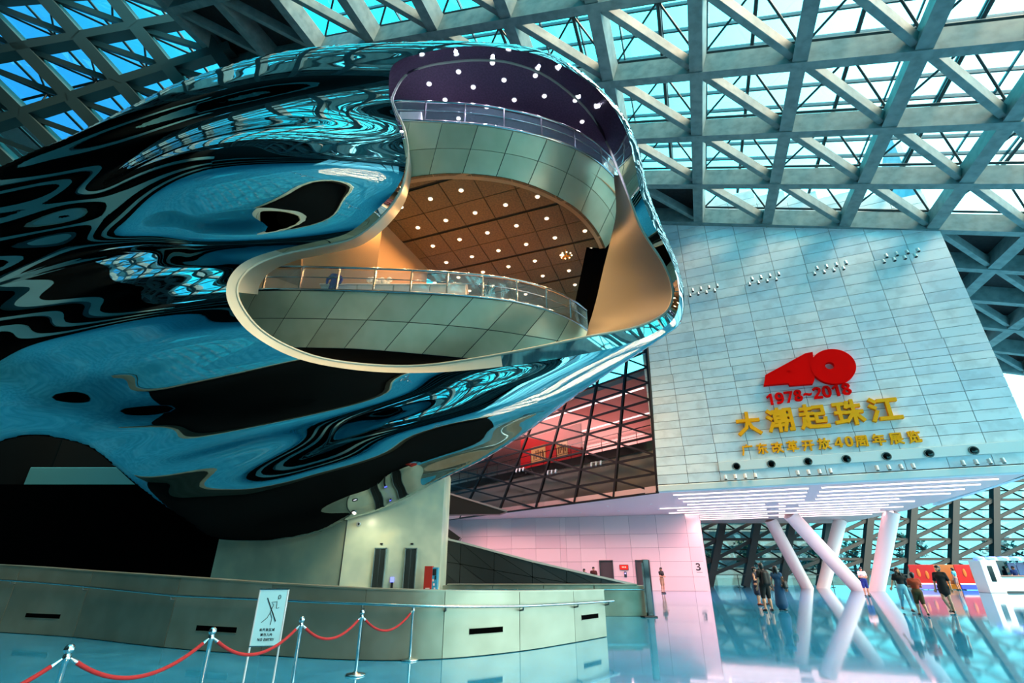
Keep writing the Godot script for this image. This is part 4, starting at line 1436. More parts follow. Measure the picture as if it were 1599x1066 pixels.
func glass_front() -> void:
	var g := struct("window_1", "triangulated glass front between the cloud and the stone block")
	var s0 := [0.1, 3.3, 6.65, 10.5, 14.9, 20.3, 27.0]
	var m := [-0.05, -0.24, -0.36, -0.5, -0.68, -0.95, -1.2]
	var ys := [5.4, 6.42, 7.45, 8.55, 9.65, 10.7, 11.75, 12.75, 13.8, 14.9, 16.0]
	var pt := func(j: int, k: int, out: float) -> Vector3:
		return gp(s0[j] + m[j] * (ys[k] - 5.4), ys[k], out)
	for j in 7:
		var st := B()
		bar(st, pt.call(j, 0, 0), pt.call(j, 10, 0), 0.16, 0.14, GB)
		obj("mullion", st, M.grid_black, g)
	for k in 11:
		var st := B()
		bar(st, pt.call(0, k, 0), pt.call(6, k, 0), 0.14, 0.11, GB)
		obj("transom", st, M.grid_black, g)
	for j in 6:
		for k in 10:
			var st := B()
			bar(st, pt.call(j, k, 0), pt.call(j + 1, k + 1, 0), 0.14, 0.11, GB)
			obj("diagonal", st, M.grid_black, g)
			for half in 2:
				st = B()
				var a: Vector3 = pt.call(j, k, 0.02)
				var b: Vector3 = pt.call(j + 1, k + 1, 0.02)
				var c: Vector3 = pt.call(j + 1, k, 0.02) if half == 0 else pt.call(j, k + 1, 0.02)
				for p in ([a, b, c] if half == 0 else [a, c, b]): st.add_vertex(p)
				for p in ([a, c, b] if half == 0 else [a, b, c]): st.add_vertex(p - GB * 0.02)
				obj("glass_pane", st, M.inner_glass, g)
	# the exhibition floor behind it
	var f := struct("trim_1", "exhibition floor and its grey void behind the glass front")
	var st := B()
	hexa(st, gp(48, 5.42, -0.5), gp(0.2, 5.42, -0.5), gp(0.2, 8.4, -0.5), gp(48, 8.4, -0.5), -GB * 0.3)
	obj("void_panel", st, mat(Color(0.62, 0.62, 0.60), 0.6), f)
	st = B()
	hexa(st, gp(48, 8.42, -0.45), gp(0.2, 8.42, -0.45), gp(-12, 8.42, -11.5), gp(48, 8.42, -11.5), Vector3(0, -0.42, 0))
	obj("floor_slab", st, mat(Color(0.62, 0.52, 0.50), 0.4), f)
	st = B()
	hexa(st, gp(48, 7.9, -0.40), gp(0.2, 7.9, -0.40), gp(0.2, 8.43, -0.40), gp(48, 8.43, -0.40), -GB * 0.06)
	obj("slab_edge", st, mat(Color(0.12, 0.12, 0.12), 0.5), f)
	st = B()
	hexa(st, gp(48, 8.0, -11.5), gp(-12, 8.4, -11.5), gp(-12, 13.0, -11.5), gp(48, 13.0, -11.5), -GB * 0.3)
	obj("pink_wall", st, M.pink_wall[0], f)
	st = B()
	hexa(st, gp(48, 12.6, -0.6), gp(0.4, 12.6, -0.6), gp(-12, 12.6, -11.6), gp(48, 12.6, -11.6), Vector3(0, 0.4, 0))
	obj("pink_ceiling", st, M.soffit, f)
	for k in 3:
		var a := gp(2.0, 12.57, -2.4 - 2.6 * k)
		var b := gp(16.0, 12.57, -2.4 - 2.6 * k)
		var root := thing("light_strip", "white light line under the pink ceiling behind the triangulated glass, %s" % ["nearest the glass", "second from the glass", "third from the glass"][k], "light", (a + b) / 2)
		st = B()
		bar(st, a - root.position, b - root.position, 0.05, 0.16)
		obj("diffuser", st, M.line, root)
	area(f, gp(13, 12.4, -5.5), gp(13, 8, -5.5), GE, Vector2(34, 8), Color(1.0, 0.74, 0.71), 230.0)
	# red display wall with two pale pictures
	var rw := thing("display_wall", "red exhibition wall with two pale pictures seen through the triangulated glass", "display", Vector3(2.928, 8.42, -38.265))
	rw.basis = Basis(-GE, Vector3.UP, GB)
	st = B()
	cbox(st, at(Vector3(0, 1.42, 0)), Vector3(6.9, 2.84, 0.2), 0.02)
	obj("panel", st, mat(Color(0.75, 0.03, 0.02), 0.5), rw)
	for q in [[-1.2, 1.7], [1.5, 1.2]]:
		st = B()
		box(st, at(Vector3(q[0], 1.35, 0.13)), Vector3(q[1], 1.2, 0.04))
		obj("picture", st, mat(Color(0.85, 0.72, 0.45), 0.6), rw)
		st = B()
		for z in 5: box(st, at(Vector3(q[0] - 0.3 * q[1] + 0.15 * q[1] * z, 1.2 + 0.1 * (z % 3), 0.16)), Vector3(0.1, 0.5 + 0.12 * (z % 2), 0.02))
		obj("picture_marks", st, mat(Color(0.45, 0.25, 0.12), 0.6), rw)
	# railing at the slab edge
	var rl := thing("gallery_railing", "thin dark railing along the exhibition floor behind the triangulated glass", "railing", gp(10, 8.42, -0.9))
	st = B()
	bar(st, gp(24, 9.5, -0.9) - rl.position, gp(0.3, 9.5, -0.9) - rl.position, 0.05, 0.05)
	bar(st, gp(24, 9.0, -0.9) - rl.position, gp(0.3, 9.0, -0.9) - rl.position, 0.025, 0.025)
	obj("handrail", st, M.facade_steel, rl)
	for k in 17:
		st = B()
		bar(st, gp(0.4 + 1.45 * k, 8.42, -0.9) - rl.position, gp(0.4 + 1.45 * k, 9.5, -0.9) - rl.position, 0.04, 0.04)
		obj("post", st, M.facade_steel, rl)
	# small lamps on arms below the slab
	for k in 3:
		var t := thing("track_lamp", "small lamp cluster in front of the grey void panels, %s" % ["leftmost", "in the middle", "rightmost"][k], "light", [Vector3(0.889, 8.307, -37.619), Vector3(3.047, 7.689, -34.888), Vector3(5.591, 7.646, -31.669)][k] + GB * 0.3)
		t.basis = Basis(-GE, Vector3.UP, GB)
		st = B()
		bar(st, Vector3(-0.5, 0.05, 0), Vector3(0.5, -0.05, 0), 0.04, 0.04)
		obj("track", st, M.lamp_body, t)
		for q in 3:
			st = B(true)
			tube(st, [Vector3(-0.4 + 0.4 * q, 0.0, 0.05), Vector3(-0.34 + 0.4 * q, -0.25, 0.18)], 0.06, 8)
			obj("head", st, M.lamp_body, t)

# ------------------------------------------------------------------ far glazed facade
func far_facade() -> void:
	var w := struct("window_2", "far glazed facade with leaning posts and slanting braces")
	var z := -50.0
	var xs := [10.9, 14.4, 17.9, 21.2, 24.5, 28.0, 31.9, 36.0, 40.0, 43.9, 47.9, 52.0]
	var lean := 0.40
	var ys := [0.0, 1.0, 2.3, 4.0, 5.8, 7.6, 9.4, 11.2]
	for x in xs:
		var st := B()
		bar(st, Vector3(x, 0, z), Vector3(x + lean * 11.2, 11.2, z), 0.55, 0.6, Vector3(0, 0, 1))
		obj("post", st, M.facade_steel, w)
	for y in ys.slice(2):
		var st := B()
		bar(st, Vector3(10, y, z - 0.1), Vector3(56, y, z - 0.1), 0.34, 0.22, Vector3(0, 0, 1))
		obj("cross_beam", st, M.facade_steel, w)
		st = B()
		bar(st, Vector3(10, y - 0.85, z - 0.9), Vector3(56, y - 0.85, z - 0.9), 0.1, 0.1, Vector3(0, 0, 1))
		obj("glazing_bar", st, M.grid_black, w)
	for k in xs.size() - 1:
		for r in range(1, 7):
			var y0: float = ys[r]
			var y1: float = ys[r + 1]
			var st := B()
			bar(st, Vector3(xs[k] + lean * y0, y0, z), Vector3(xs[k + 1] + lean * y1, y1, z), 0.3, 0.28, Vector3(0, 0, 1))
			obj("brace", st, M.facade_steel, w)
			st = B(true)
			tube(st, [Vector3(xs[k] + lean * y1, y1, z - 0.7), Vector3(xs[k + 1] + lean * y0, y0, z - 0.7)], 0.08, 6)
			obj("thin_brace", st, M.grid_black, w)
		for r in 7:
			var y0: float = ys[r]
			var y1: float = ys[r + 1]
			var st := B()
			hexa(st, Vector3(xs[k] + lean * y0, y0, z - 1.0), Vector3(xs[k + 1] + lean * y0, y0, z - 1.0), Vector3(xs[k + 1] + lean * y1, y1, z - 1.0), Vector3(xs[k] + lean * y1, y1, z - 1.0), Vector3(0, 0, -0.03))
			obj("glass_pane", st, M.facade_glass, w)
	# low guard rail in front
	var rl := thing("guard_rail", "thin dark guard rail in front of the far glazed facade", "railing", Vector3(27, 0, -48.2))
	var st := B()
	bar(st, Vector3(-13, 1.0, 0), Vector3(24, 1.0, 0), 0.06, 0.06)
	obj("handrail", st, M.grid_black, rl)
	for k in 14:
		st = B()
		bar(st, Vector3(-12.6 + 2.75 * k, 0, 0), Vector3(-12.6 + 2.75 * k, 1.0, 0), 0.05, 0.05)
		bar(st, Vector3(-12.6 + 2.75 * k, 0.02, -0.15), Vector3(-12.6 + 2.75 * k, 0.02, 0.15), 0.04, 0.2)
		obj("post", st, M.grid_black, rl)
	# trees and a pale building outdoors
	var rng := RandomNumberGenerator.new()
	rng.seed = 5
	var spots := [[14.0, 4.0], [19.5, 3.2], [24.5, 4.4], [30.0, 3.4], [35.0, 4.8], [41.0, 5.2], [48.0, 4.6], [56.0, 5.5]]
	for k in spots.size():
		var t := thing("tree", "green tree outside the far glazed facade, %s" % ["leftmost", "second from the left", "third from the left", "fourth from the left", "fourth from the right", "third from the right", "second from the right", "rightmost"][k], "tree", Vector3(spots[k][0] * 1.12, 0, -58 - rng.randf() * 5), 0, "trees outside the facade")
		var h: float = spots[k][1]
		st = B(true)
		tube(st, [Vector3(0, -0.35, 0), Vector3(0.1, h * 0.4, 0), Vector3(0, h * 0.7, 0.1)], [0.2, 0.15, 0.1], 8)
		obj("trunk", st, mat(Color(0.16, 0.12, 0.09), 0.9), t)
		var lf := mat(Color(0.10, 0.24, 0.08), 0.8)
		st = B()
		for q in 260:
			var a := rng.randf() * TAU
			var b := rng.randf_range(-1, 1)
			var rr := 1.6 * pow(rng.randf(), 0.4)
			var c := Vector3(cos(a) * sqrt(1 - b * b) * rr * 1.2, h * 0.72 + b * rr, sin(a) * sqrt(1 - b * b) * rr)
			var u1 := Vector3(rng.randf_range(-1, 1), rng.randf_range(-1, 1), rng.randf_range(-1, 1)).normalized() * 0.3
			var u2 := u1.cross(Vector3(rng.randf_range(-1, 1), 1, 0.2)).normalized() * 0.18
			quad(st, c - u1, c + u2, c + u1, c - u2)
		tag(obj("foliage", st, lf, t), "", "", "", "stuff")
	var bl := thing("distant_building", "pale distant building outside the far glazed facade", "building", Vector3(36, -0.3, -110))
	st = B()
	box(st, at(Vector3(0, 9, 0)), Vector3(46, 18, 12))
	obj("body", st, mat(Color(0.55, 0.62, 0.62), 0.8), bl)
	for k in 6:
		st = B()
		box(st, at(Vector3(0, 2.5 + 2.6 * k, 6.02)), Vector3(44, 1.2, 0.1))
		obj("window_band", st, mat(Color(0.1, 0.2, 0.25), 0.2), bl)

# ------------------------------------------------------------------ lift tower, counter wall, ramps
func lift_tower() -> void:
	var t := struct("tower_wall", "pale satin metal lift tower carrying the cloud")
	var a := Vector2(-6.14, 19.5)
	var b := Vector2(-2.6, 19.5)
	var c := Vector2(-2.9, 24.0)
	var d := Vector2(-12.2, 22.1)
	var st := B()
	plate(st, PackedVector2Array([a, b, c, Vector2(-11.5, 24.0), d]), Transform3D(Basis(Vector3.RIGHT, Vector3(0, 0, -1), Vector3.UP), Vector3(0, 0, 0)), 5.4)
	obj("tower_core", st, M.tower, t)
	st = B()
	bar(st, Vector3(-6.14, 0, -19.48), Vector3(-6.14, 5.0, -19.48), 0.03, 0.03, Vector3(0, 0, 1))
	obj("corner_bead", st, M.door_metal, t)
	for k in 2:
		var x: float = [-4.775, -3.66][k]
		var dr := struct("door_%d" % (k + 3), ["left brushed steel lift door", "right brushed steel lift door"][k])
		st = B()
		for s in [-1.0, 1.0]: cbox(st, at(Vector3(x + 0.095 * s, 1.1, -19.47)), Vector3(0.182, 2.2, 0.05), 0.004)
		obj("leaf", st, M.door_metal, dr)
		st = B()
		for s in [-1.0, 1.0]: box(st, at(Vector3(x + 0.205 * s, 1.12, -19.46)), Vector3(0.03, 2.26, 0.1))
		box(st, at(Vector3(x, 2.235, -19.46)), Vector3(0.44, 0.03, 0.1))
		obj("frame", st, M.steel, dr)
		st = B()
		cbox(st, at(Vector3(x, 2.38, -19.48)), Vector3(0.1, 0.06, 0.04), 0.005)
		obj("floor_indicator", st, M.ink, dr)
	var cp := thing("lift_call_button", "lift call post with a blue lit display between the two lift doors", "panel", Vector3(-4.24, 0, -19.4))
	st = B()
	cbox(st, at(Vector3(0, 0.62, 0)), Vector3(0.08, 1.24, 0.06), 0.01)
	obj("post", st, M.ink, cp)
	st = B()
	cbox(st, at(Vector3(0, 1.2, 0.035)), Vector3(0.13, 0.16, 0.02), 0.005)
	obj("display", st, glow(Color(0.12, 0.15, 1.0), 1.6), cp)
	var cam := thing("wall_camera", "small round camera high on the pale lift tower", "camera", Vector3(-5.689, 3.059, -19.45))
	st = B(true)
	ball(st, Vector3(0, 0, 0.03), Vector3(0.085, 0.085, 0.05), 14)
	obj("housing", st, M.lamp_body, cam)
	st = B(true)
	ball(st, Vector3(0.02, 0, 0.06), Vector3(0.045, 0.05, 0.03), 12)
	obj("lens", st, M.lens, cam)
	# the downlight in the belly of the cloud that washes the tower
	var dl := thing("belly_downlight", "small dark recessed downlight in the cloud underside, washing the lift tower", "light", Vector3(-5.576, 3.359, -18.35))
	dl.rotation.x = -0.6
	st = B(true)
	lathe(st, [Vector2(0.10, 0.03), Vector2(0.11, -0.02), Vector2(0.08, -0.03), Vector2(0.07, 0.0)], 16)
	obj("trim_ring", st, M.door_metal, dl)
	st = B(true)
	lathe(st, [Vector2(0.0, -0.012), Vector2(0.07, -0.004)], 16)
	obj("lens", st, M.line, dl)
	spot(dl, Vector3(0, -0.1, 0.05), Vector3(-4.2, 1.6, -19.5), Color(1.0, 0.97, 0.80), 1.6, 80, 0.08)
	# leaflet stand
	var ls := thing("leaflet_stand", "red leaflet stand with a pale blue printed side, right of the lift doors", "stand", Vector3(-2.82, 0, -18.9))
	st = B()
	cbox(st, at(Vector3(-0.06, 0.82, 0)), Vector3(0.28, 1.64, 0.3), 0.01)
	obj("red_panel", st, mat(Color(0.62, 0.13, 0.08), 0.5), ls)
	st = B()
	cbox(st, at(Vector3(0.17, 0.8, 0)), Vector3(0.2, 1.6, 0.28), 0.01)
	obj("blue_panel", st, mat(Color(0.20, 0.55, 0.68), 0.5), ls)
	st = B()
	box(st, at(Vector3(0.15, 1.45, 0.145)), Vector3(0.12, 0.2, 0.01))
	box(st, at(Vector3(0.19, 1.28, 0.145)), Vector3(0.05, 0.12, 0.01))
	obj("dark_print", st, M.ink, ls)
	st = B()
	for q in 5: box(st, at(Vector3(0.12 + 0.03 * (q % 3), 1.2 - 0.13 * q, 0.145)), Vector3(0.06, 0.07, 0.01))
	for q in 3: box(st, at(Vector3(-0.06, 0.95 - 0.09 * q, 0.155)), Vector3(0.14 - 0.03 * q, 0.03, 0.01))
	obj("pale_print", st, mat(Color(0.85, 0.75, 0.75), 0.6), ls)

func counter_wall() -> void:
	var w := thing("ramp_parapet", "long curved bronze-grey metal parapet with slots around the ramp", "parapet")
	var P: Array = [Vector3(-18.267, 0, -17.025), Vector3(-13.952, 0, -15.42), Vector3(-11.036, 0, -14.346), Vector3(-7.637, 0, -12.61), Vector3(-5.037, 0, -11.573), Vector3(-2.897, 0, -10.977), Vector3(-1.343, 0, -11.12), Vector3(0.167, 0, -12.068), Vector3(1.491, 0, -13.419), Vector3(2.409, 0, -14.472)]
	var Hh := [1.74, 1.61, 1.485, 1.375, 1.27, 1.195, 1.155, 1.107, 1.07, 1.05]
	var Rh := [1.34, 1.265, 1.15, 1.025, 0.996, 0.952, 0.90, 0.846, 0.82, 0.805]
	var slots := {1: [0.30, 0.75, 0.42], 3: [0.32, 0.74, 0.40], 6: [0.3, 0.75, 0.42], 8: [0.2, 0.75, 0.48]}
	var sub := 8
	var line: Array = catmull(P, sub)
	var nrm := func(k: int) -> Vector3:
		var d: Vector3 = line[mini(k + 1, line.size() - 1)] - line[maxi(k - 1, 0)]
		return Vector3.UP.cross(d).normalized()   # towards the inside of the ramp
	for p in P.size() - 1:
		var lo: Array = []
		var hi: Array = []
		for s in sub + 1:
			var k := p * sub + s
			var f := s / float(sub)
			if s == 0: f += 0.004
			if s == sub: f -= 0.004
			var q: Vector3 = line[k]
			if s == 0: q = line[k].lerp(line[k + 1], 0.03)
			if s == sub: q = line[k].lerp(line[k - 1], 0.03)
			lo.append(q + Vector3(0, 0.015, 0))
			hi.append(q + Vector3(0, lerpf(Hh[p], Hh[p + 1], f), 0))
		var st := B(true)
		var n: Vector3 = nrm.call(p * sub + sub / 2)
		curved_panel(st, lo, hi, n * 0.05)
		var face := obj("face_panel", st, M.counter[p % 3], w)
		if slots.has(p):
			var sl: Array = slots[p]
			for q in 3:   # the dark slot, then the two edges of its frame
				st = B(true)
				var s_lo: Array = []
				var s_hi: Array = []
				for e in 9:
					var g := along(lo, lerpf(sl[0], sl[1], e / 8.0)) - n * (0.004 if q == 0 else 0.014)
					s_lo.append(g + Vector3(0, sl[2] + [-0.05, 0.05, -0.062][q], 0))
					s_hi.append(g + Vector3(0, sl[2] + [0.05, 0.062, -0.05][q], 0))
				curved_panel(st, s_lo, s_hi, n * 0.02)
				obj("vent_slot" if q == 0 else "slot_edge", st, M.black if q == 0 else M.counter[2], face)
	# dark core between the face and the cap
	var bk_lo: Array = []
	var bk_hi: Array = []
	var cap_o: Array = []
	var cap_i: Array = []
	for k in line.size():
		var n: Vector3 = nrm.call(k)
		var f := float(k) / sub
		var i := mini(int(f), P.size() - 2)
		var h: float = lerpf(Hh[i], Hh[i + 1], f - i)
		bk_lo.append(line[k] + n * 0.03)
		bk_hi.append(line[k] + n * 0.03 + Vector3(0, h - 0.01, 0))
		cap_o.append(line[k] - n * 0.01 + Vector3(0, h, 0))
		cap_i.append(line[k] + n * 0.30 + Vector3(0, h, 0))
	var st := B(true)
	strip_between(st, bk_hi, bk_lo)
	obj("joint_backing", st, M.black, w)
	st = B(true)
	curved_panel(st, cap_o, cap_i, Vector3(0, 0.03, 0))
	obj("cap", st, M.counter[0], w)
	st = B(true)
	var bk2: Array = []
	for k in line.size(): bk2.append(cap_i[k] * Vector3(1, 0, 1))
	strip_between(st, cap_i, bk2)
	# the end return
	var e := line.size() - 1
	quad(st, bk_lo[e], bk_hi[e], cap_i[e], bk2[e])
	obj("inner_face", st, M.counter[2], w)
	# handrail
	var hr := thing("handrail", "thin steel handrail fixed along the curved parapet", "handrail")
	var rail: Array = []
	for k in range(0, line.size()):
		var n: Vector3 = nrm.call(k)
		var f := float(k) / sub
		var i := mini(int(f), P.size() - 2)
		rail.append(line[k] - n * 0.12 + Vector3(0, lerpf(Rh[i], Rh[i + 1], f - i), 0))
	var dlast: Vector3 = (rail[-1] - rail[-2]).normalized()
	rail.append(rail[-1] + dlast * 0.25)
	st = B(true)
	tube(st, rail, 0.025, 10)
	obj("tube", st, M.chrome_rail, hr)
	for p in range(0, P.size()):
		var k := mini(p * sub, line.size() - 1)
		var n: Vector3 = nrm.call(k)
		st = B(true)
		tube(st, [rail[k] + Vector3(0, -0.02, 0), rail[k] + Vector3(0, -0.07, 0), rail[k] + n * 0.12 + Vector3(0, -0.09, 0)], 0.018, 6)
		obj("bracket", st, M.door_metal, hr)
	# dark floor of the ramp behind the parapet
	var d := struct("trim_2", "dark ramp bed behind the curved parapet")
	st = B()
	var poly := PackedVector2Array()
	for k in line.size(): poly.append(Vector2(cap_i[k].x, -cap_i[k].z))
	for q in [Vector2(2.2, 19.8), Vector2(-2.7, 19.8), Vector2(-3, 22.0), Vector2(-18, 22.0)]: poly.append(q)
	plate(st, poly, Transform3D(Basis(Vector3.RIGHT, Vector3(0, 0, -1), Vector3.UP), Vector3(0, 0.005, 0)), 0.02)
	obj("ramp_bed", st, M.dark_teal, d)

func ramps() -> void:
	# low dark wall farther back
	var lw := thing("low_wall", "low dark teal wall with a thin rail behind the curved parapet", "wall")
	var st := B()
	for k in 4:
		st = B()
		cbox(st, at(Vector3(-1.62 + 1.86 * k - 0.02, 0.5, -20.4)), Vector3(1.84, 1.0, 0.34), 0.01)
		obj("wall_panel", st, M.counter[2], lw)
	st = B()
	cbox(st, at(Vector3(1.1, 1.02, -20.4)), Vector3(7.0, 0.05, 0.4), 0.01)
	obj("cap", st, M.counter[1], lw)
	st = B(true)
	tube(st, [Vector3(-2.4, 0.86, -20.12), Vector3(4.9, 0.86, -20.12)], 0.025, 8)
	obj("tube", st, M.chrome_rail, lw)
	# ramp side: dark triangulated panels under a pale sloping cap
	var rp := thing("access_ramp", "dark panelled flank of a ramp sloping down to the right under a pale cap", "ramp")
	var top := [Vector2(-3.6, 2.86), Vector2(-2.3, 2.6), Vector2(-0.8, 2.23), Vector2(0.9, 1.82), Vector2(2.4, 1.5), Vector2(3.9, 1.18), Vector2(5.4, 0.88)]
	for k in top.size() - 1:
		var a: Vector2 = top[k]
		var b: Vector2 = top[k + 1]
		for r in 3:
			var lo0: float = a.y * r / 3.0
			var hi0: float = a.y * (r + 1) / 3.0
			var lo1: float = b.y * r / 3.0
			var hi1: float = b.y * (r + 1) / 3.0
			for half in 2:
				st = B()
				var g := 0.012
				var tri_: PackedVector2Array
				if half == 0: tri_ = PackedVector2Array([Vector2(a.x + g, lo0 + g), Vector2(b.x - 2 * g, lo1 + g), Vector2(a.x + g, hi0 - 2 * g)])
				else: tri_ = PackedVector2Array([Vector2(b.x - g, lo1 + 2 * g), Vector2(b.x - g, hi1 - g), Vector2(a.x + 2 * g, hi0 - g)])
				plate(st, tri_, at(Vector3(0, 0, -24.05)), 0.05)
				obj("side_panel", st, M.dark_panel[(k + r + half) % 3], rp)
	var body := PackedVector2Array()
	for q in top: body.append(q + Vector2(0, -0.02))
	body.append(Vector2(5.4, 0))
	body.append(Vector2(-3.6, 0))
	st = B()
	plate(st, body, at(Vector3(0, 0, -25.6)), 1.54)
	obj("core", st, M.black, rp)
	st = B()
	for k in top.size() - 1:
		bar(st, Vector3(top[k].x, top[k].y + 0.03, -24.6), Vector3(top[k + 1].x, top[k + 1].y + 0.03, -24.6), 0.08, 1.3)
	obj("cap", st, mat(Color(0.62, 0.62, 0.60), 0.4), rp)
	# underside of a stair, dark wedge behind the tower
	var wd := thing("stair_underside", "dark wedge-shaped stair underside with a pale edge, right of the lift tower", "stair")
	st = B()
	plate(st, PackedVector2Array([Vector2(-7.5, 7.2), Vector2(-0.43, 5.19), Vector2(-0.9, 5.05), Vector2(-7.5, 5.0)]), at(Vector3(0, 0, -38.0)), 1.0)
	obj("underside", st, M.dark_panel[0], wd)
	st = B()
	bar(st, Vector3(-7.5, 7.3, -37.2), Vector3(-0.35, 5.24, -37.2), 0.12, 0.5)
	obj("edge", st, mat(Color(0.5, 0.48, 0.48), 0.4), wd)
	st = B()
	box(st, at(Vector3(-6.6, 2.7, -37.6)), Vector3(0.5, 5.4, 0.5))
	obj("pier", st, M.dark_panel[1], wd)
	var es := thing("escalator", "dark sloping escalator flank just right of the lift tower", "escalator")
	st = B()
	bar(st, Vector3(-4.452, 3.85, -30), Vector3(-3.017, 2.899, -30), 0.5, 1.0)
	obj("flank", st, M.dark_panel[1], es)
	st = B()
	var ft: Vector3 = Vector3(-3.988, 3.439, -30)
	box(st, at(Vector3(ft.x, ft.y / 2 - 0.1, -30)), Vector3(0.5, ft.y - 0.2, 0.6))
	obj("pier", st, M.dark_panel[1], es)
	st = B()
	bar(st, Vector3(-4.352, 3.636, -29.4), Vector3(-3.239, 2.873, -29.4), 0.07, 0.08)
	obj("hand_belt", st, M.counter[0], es)

# ------------------------------------------------------------------ barrier, signs, totem, kiosk, boards
func barrier() -> void:
	var spots: Array = [Vector3(-4.149, 0, -5.402), Vector3(-3.601, 0, -6.843), Vector3(-3.076, 0, -8.26), Vector3(-2.55, 0, -9.556), Vector3(-1.935, 0, -10.98)]
	var first: Node3D = null
	var words := ["nearest the left edge", "second from the left", "just right of the no-entry sign", "on a round foot, second from the right", "touching the parapet handrail, rightmost"]
	for k in spots.size():
		var lab: String = "steel ball-topped rope post, %s" % words[k]
		if first == null:
			first = thing("rope_post", lab, "post", spots[0], 0, "rope posts")
			first.set_meta("base_name", "rope_post")
			var st := B(true)
			lathe(st, [Vector2(0.0, 0.0), Vector2(0.155, 0.0), Vector2(0.16, 0.012), Vector2(0.15, 0.028), Vector2(0.05, 0.04), Vector2(0.028, 0.06)], 28)
			obj("foot", st, M.chrome_rail, first)
			st = B(true)
			lathe(st, [Vector2(0.024, 0.05), Vector2(0.024, 0.80), Vector2(0.032, 0.805), Vector2(0.032, 0.86), Vector2(0.018, 0.87)], 18)
			obj("pole", st, M.chrome_rail, first)
			st = B(true)
			lathe(st, [Vector2(0.0, 0.858), Vector2(0.022, 0.862), Vector2(0.04, 0.885), Vector2(0.044, 0.905), Vector2(0.036, 0.93), Vector2(0.018, 0.945), Vector2(0.0, 0.948)], 20)
			obj("ball_top", st, M.chrome_rail, first)
		else:
			dup(first, spots[k], lab, "rope posts")
	var ends: Array = spots.duplicate()
	ends.push_front(spots[0] * 2 - spots[1] + Vector3(-0.15, 0, 0.2))
	for k in ends.size() - 1:
		var a: Vector3 = ends[k] + Vector3(0, 0.83, 0)
		var b: Vector3 = ends[k + 1] + Vector3(0, 0.83, 0)
		var d := (b - a).normalized()
		a += d * 0.035
		b -= d * 0.035
		var lab: String = "red velvet rope hanging %s" % ["from the first post out of the picture", "between the first and second post", "behind the no-entry sign", "between the third and fourth post", "between the fourth and last post"][k]
		var root := thing("velvet_rope", lab, "rope", a, 0, "red velvet ropes")
		var pts: Array = []
		var rad: Array = []
		for q in 25:
			var t := q / 24.0
			var p := a.lerp(b, t) - a
			p.y -= 0.26 * (1 - pow(2 * t - 1, 2)) * a.distance_to(b) / 1.45
			pts.append(p)
			rad.append(0.02)
		var st := B(true)
		tube(st, pts.slice(1, 24), rad.slice(1, 24), 10)
		obj("rope", st, M.red_velvet, root)
		for e in [[0, 1], [23, 24]]:
			st = B(true)
			tube(st, pts.slice(e[0], e[1] + 1), [0.010, 0.021] if e[0] == 0 else [0.021, 0.010], 10)
			obj("end_hook", st, M.chrome_rail, root)
	# no-entry sign
	var sg := thing("no_entry_sign", "pale sign on two thin posts with a crossed-out walking figure and NO ENTRY", "sign", Vector3(-3.548, 0, -8.246), 0.12)
	var st := B()
	for s in [-1.0, 1.0]: cbox(st, at(Vector3(0.2 * s, 0.65, 0)), Vector3(0.022, 1.3, 0.022), 0.003)
	obj("post", st, M.lamp_body, sg)
	st = B()
	cbox(st, at(Vector3(0, 0.015, 0)), Vector3(0.5, 0.03, 0.3), 0.005)
	obj("base_plate", st, M.lamp_body, sg)
	st = B()
	cbox(st, at(Vector3(0, 0.94, 0)), Vector3(0.40, 0.74, 0.02), 0.004)
	obj("board", st, mat(Color(0.60, 0.80, 0.84), 0.4), sg)
	st = B()
	for y in [0.575, 1.305]: box(st, at(Vector3(0, y, 0.004)), Vector3(0.42, 0.014, 0.026))
	obj("frame", st, M.chrome_rail, sg)
	# pictogram: outline walker with a bar across
	st = B(true)
	var zf := 0.013
	for l in [[Vector2(-0.10, 0.87), Vector2(-0.03, 0.93), Vector2(0.0, 1.0)], [Vector2(0.03, 0.84), Vector2(0.035, 0.93), Vector2(0.0, 1.0)], [Vector2(0.0, 1.0), Vector2(0.03, 1.1), Vector2(-0.005, 1.13), Vector2(0.07, 1.14), Vector2(0.075, 1.05), Vector2(0.11, 1.06)]]:
		var pts: Array = []
		for q in l: pts.append(Vector3(q.x, q.y, zf))
		tube(st, pts, 0.004, 5)
	var ring: Array = []
	for q in 13: ring.append(Vector3(0.095 + 0.018 * cos(TAU * q / 12), 1.20 + 0.026 * sin(TAU * q / 12), zf))
	tube(st, ring, 0.004, 5)
	obj("walker_outline", st, M.ink, sg)
	st = B()
	bar(st, Vector3(-0.075, 1.19, zf), Vector3(0.095, 0.885, zf), 0.012, 0.006, Vector3(0.87, 0.49, 0))
	obj("crossing_bar", st, M.ink, sg)
	var lines := ["未开放区域", "请勿入内"]
	for r in 2:
		var sz := 0.038
		var x0: float = -0.5 * lines[r].length() * 0.043
		for k in lines[r].length():
			put("character", glyph(lines[r][k], sz, 0.0042, 0.003), M.ink, sg, at(Vector3(x0 + 0.043 * k, 0.76 - 0.062 * r, 0.011)))
	var ne := put("english_line", text_mesh("NO ENTRY", 0.034, 0.003), M.ink, sg)
	ne.position = Vector3(0, 0.655, 0.012)

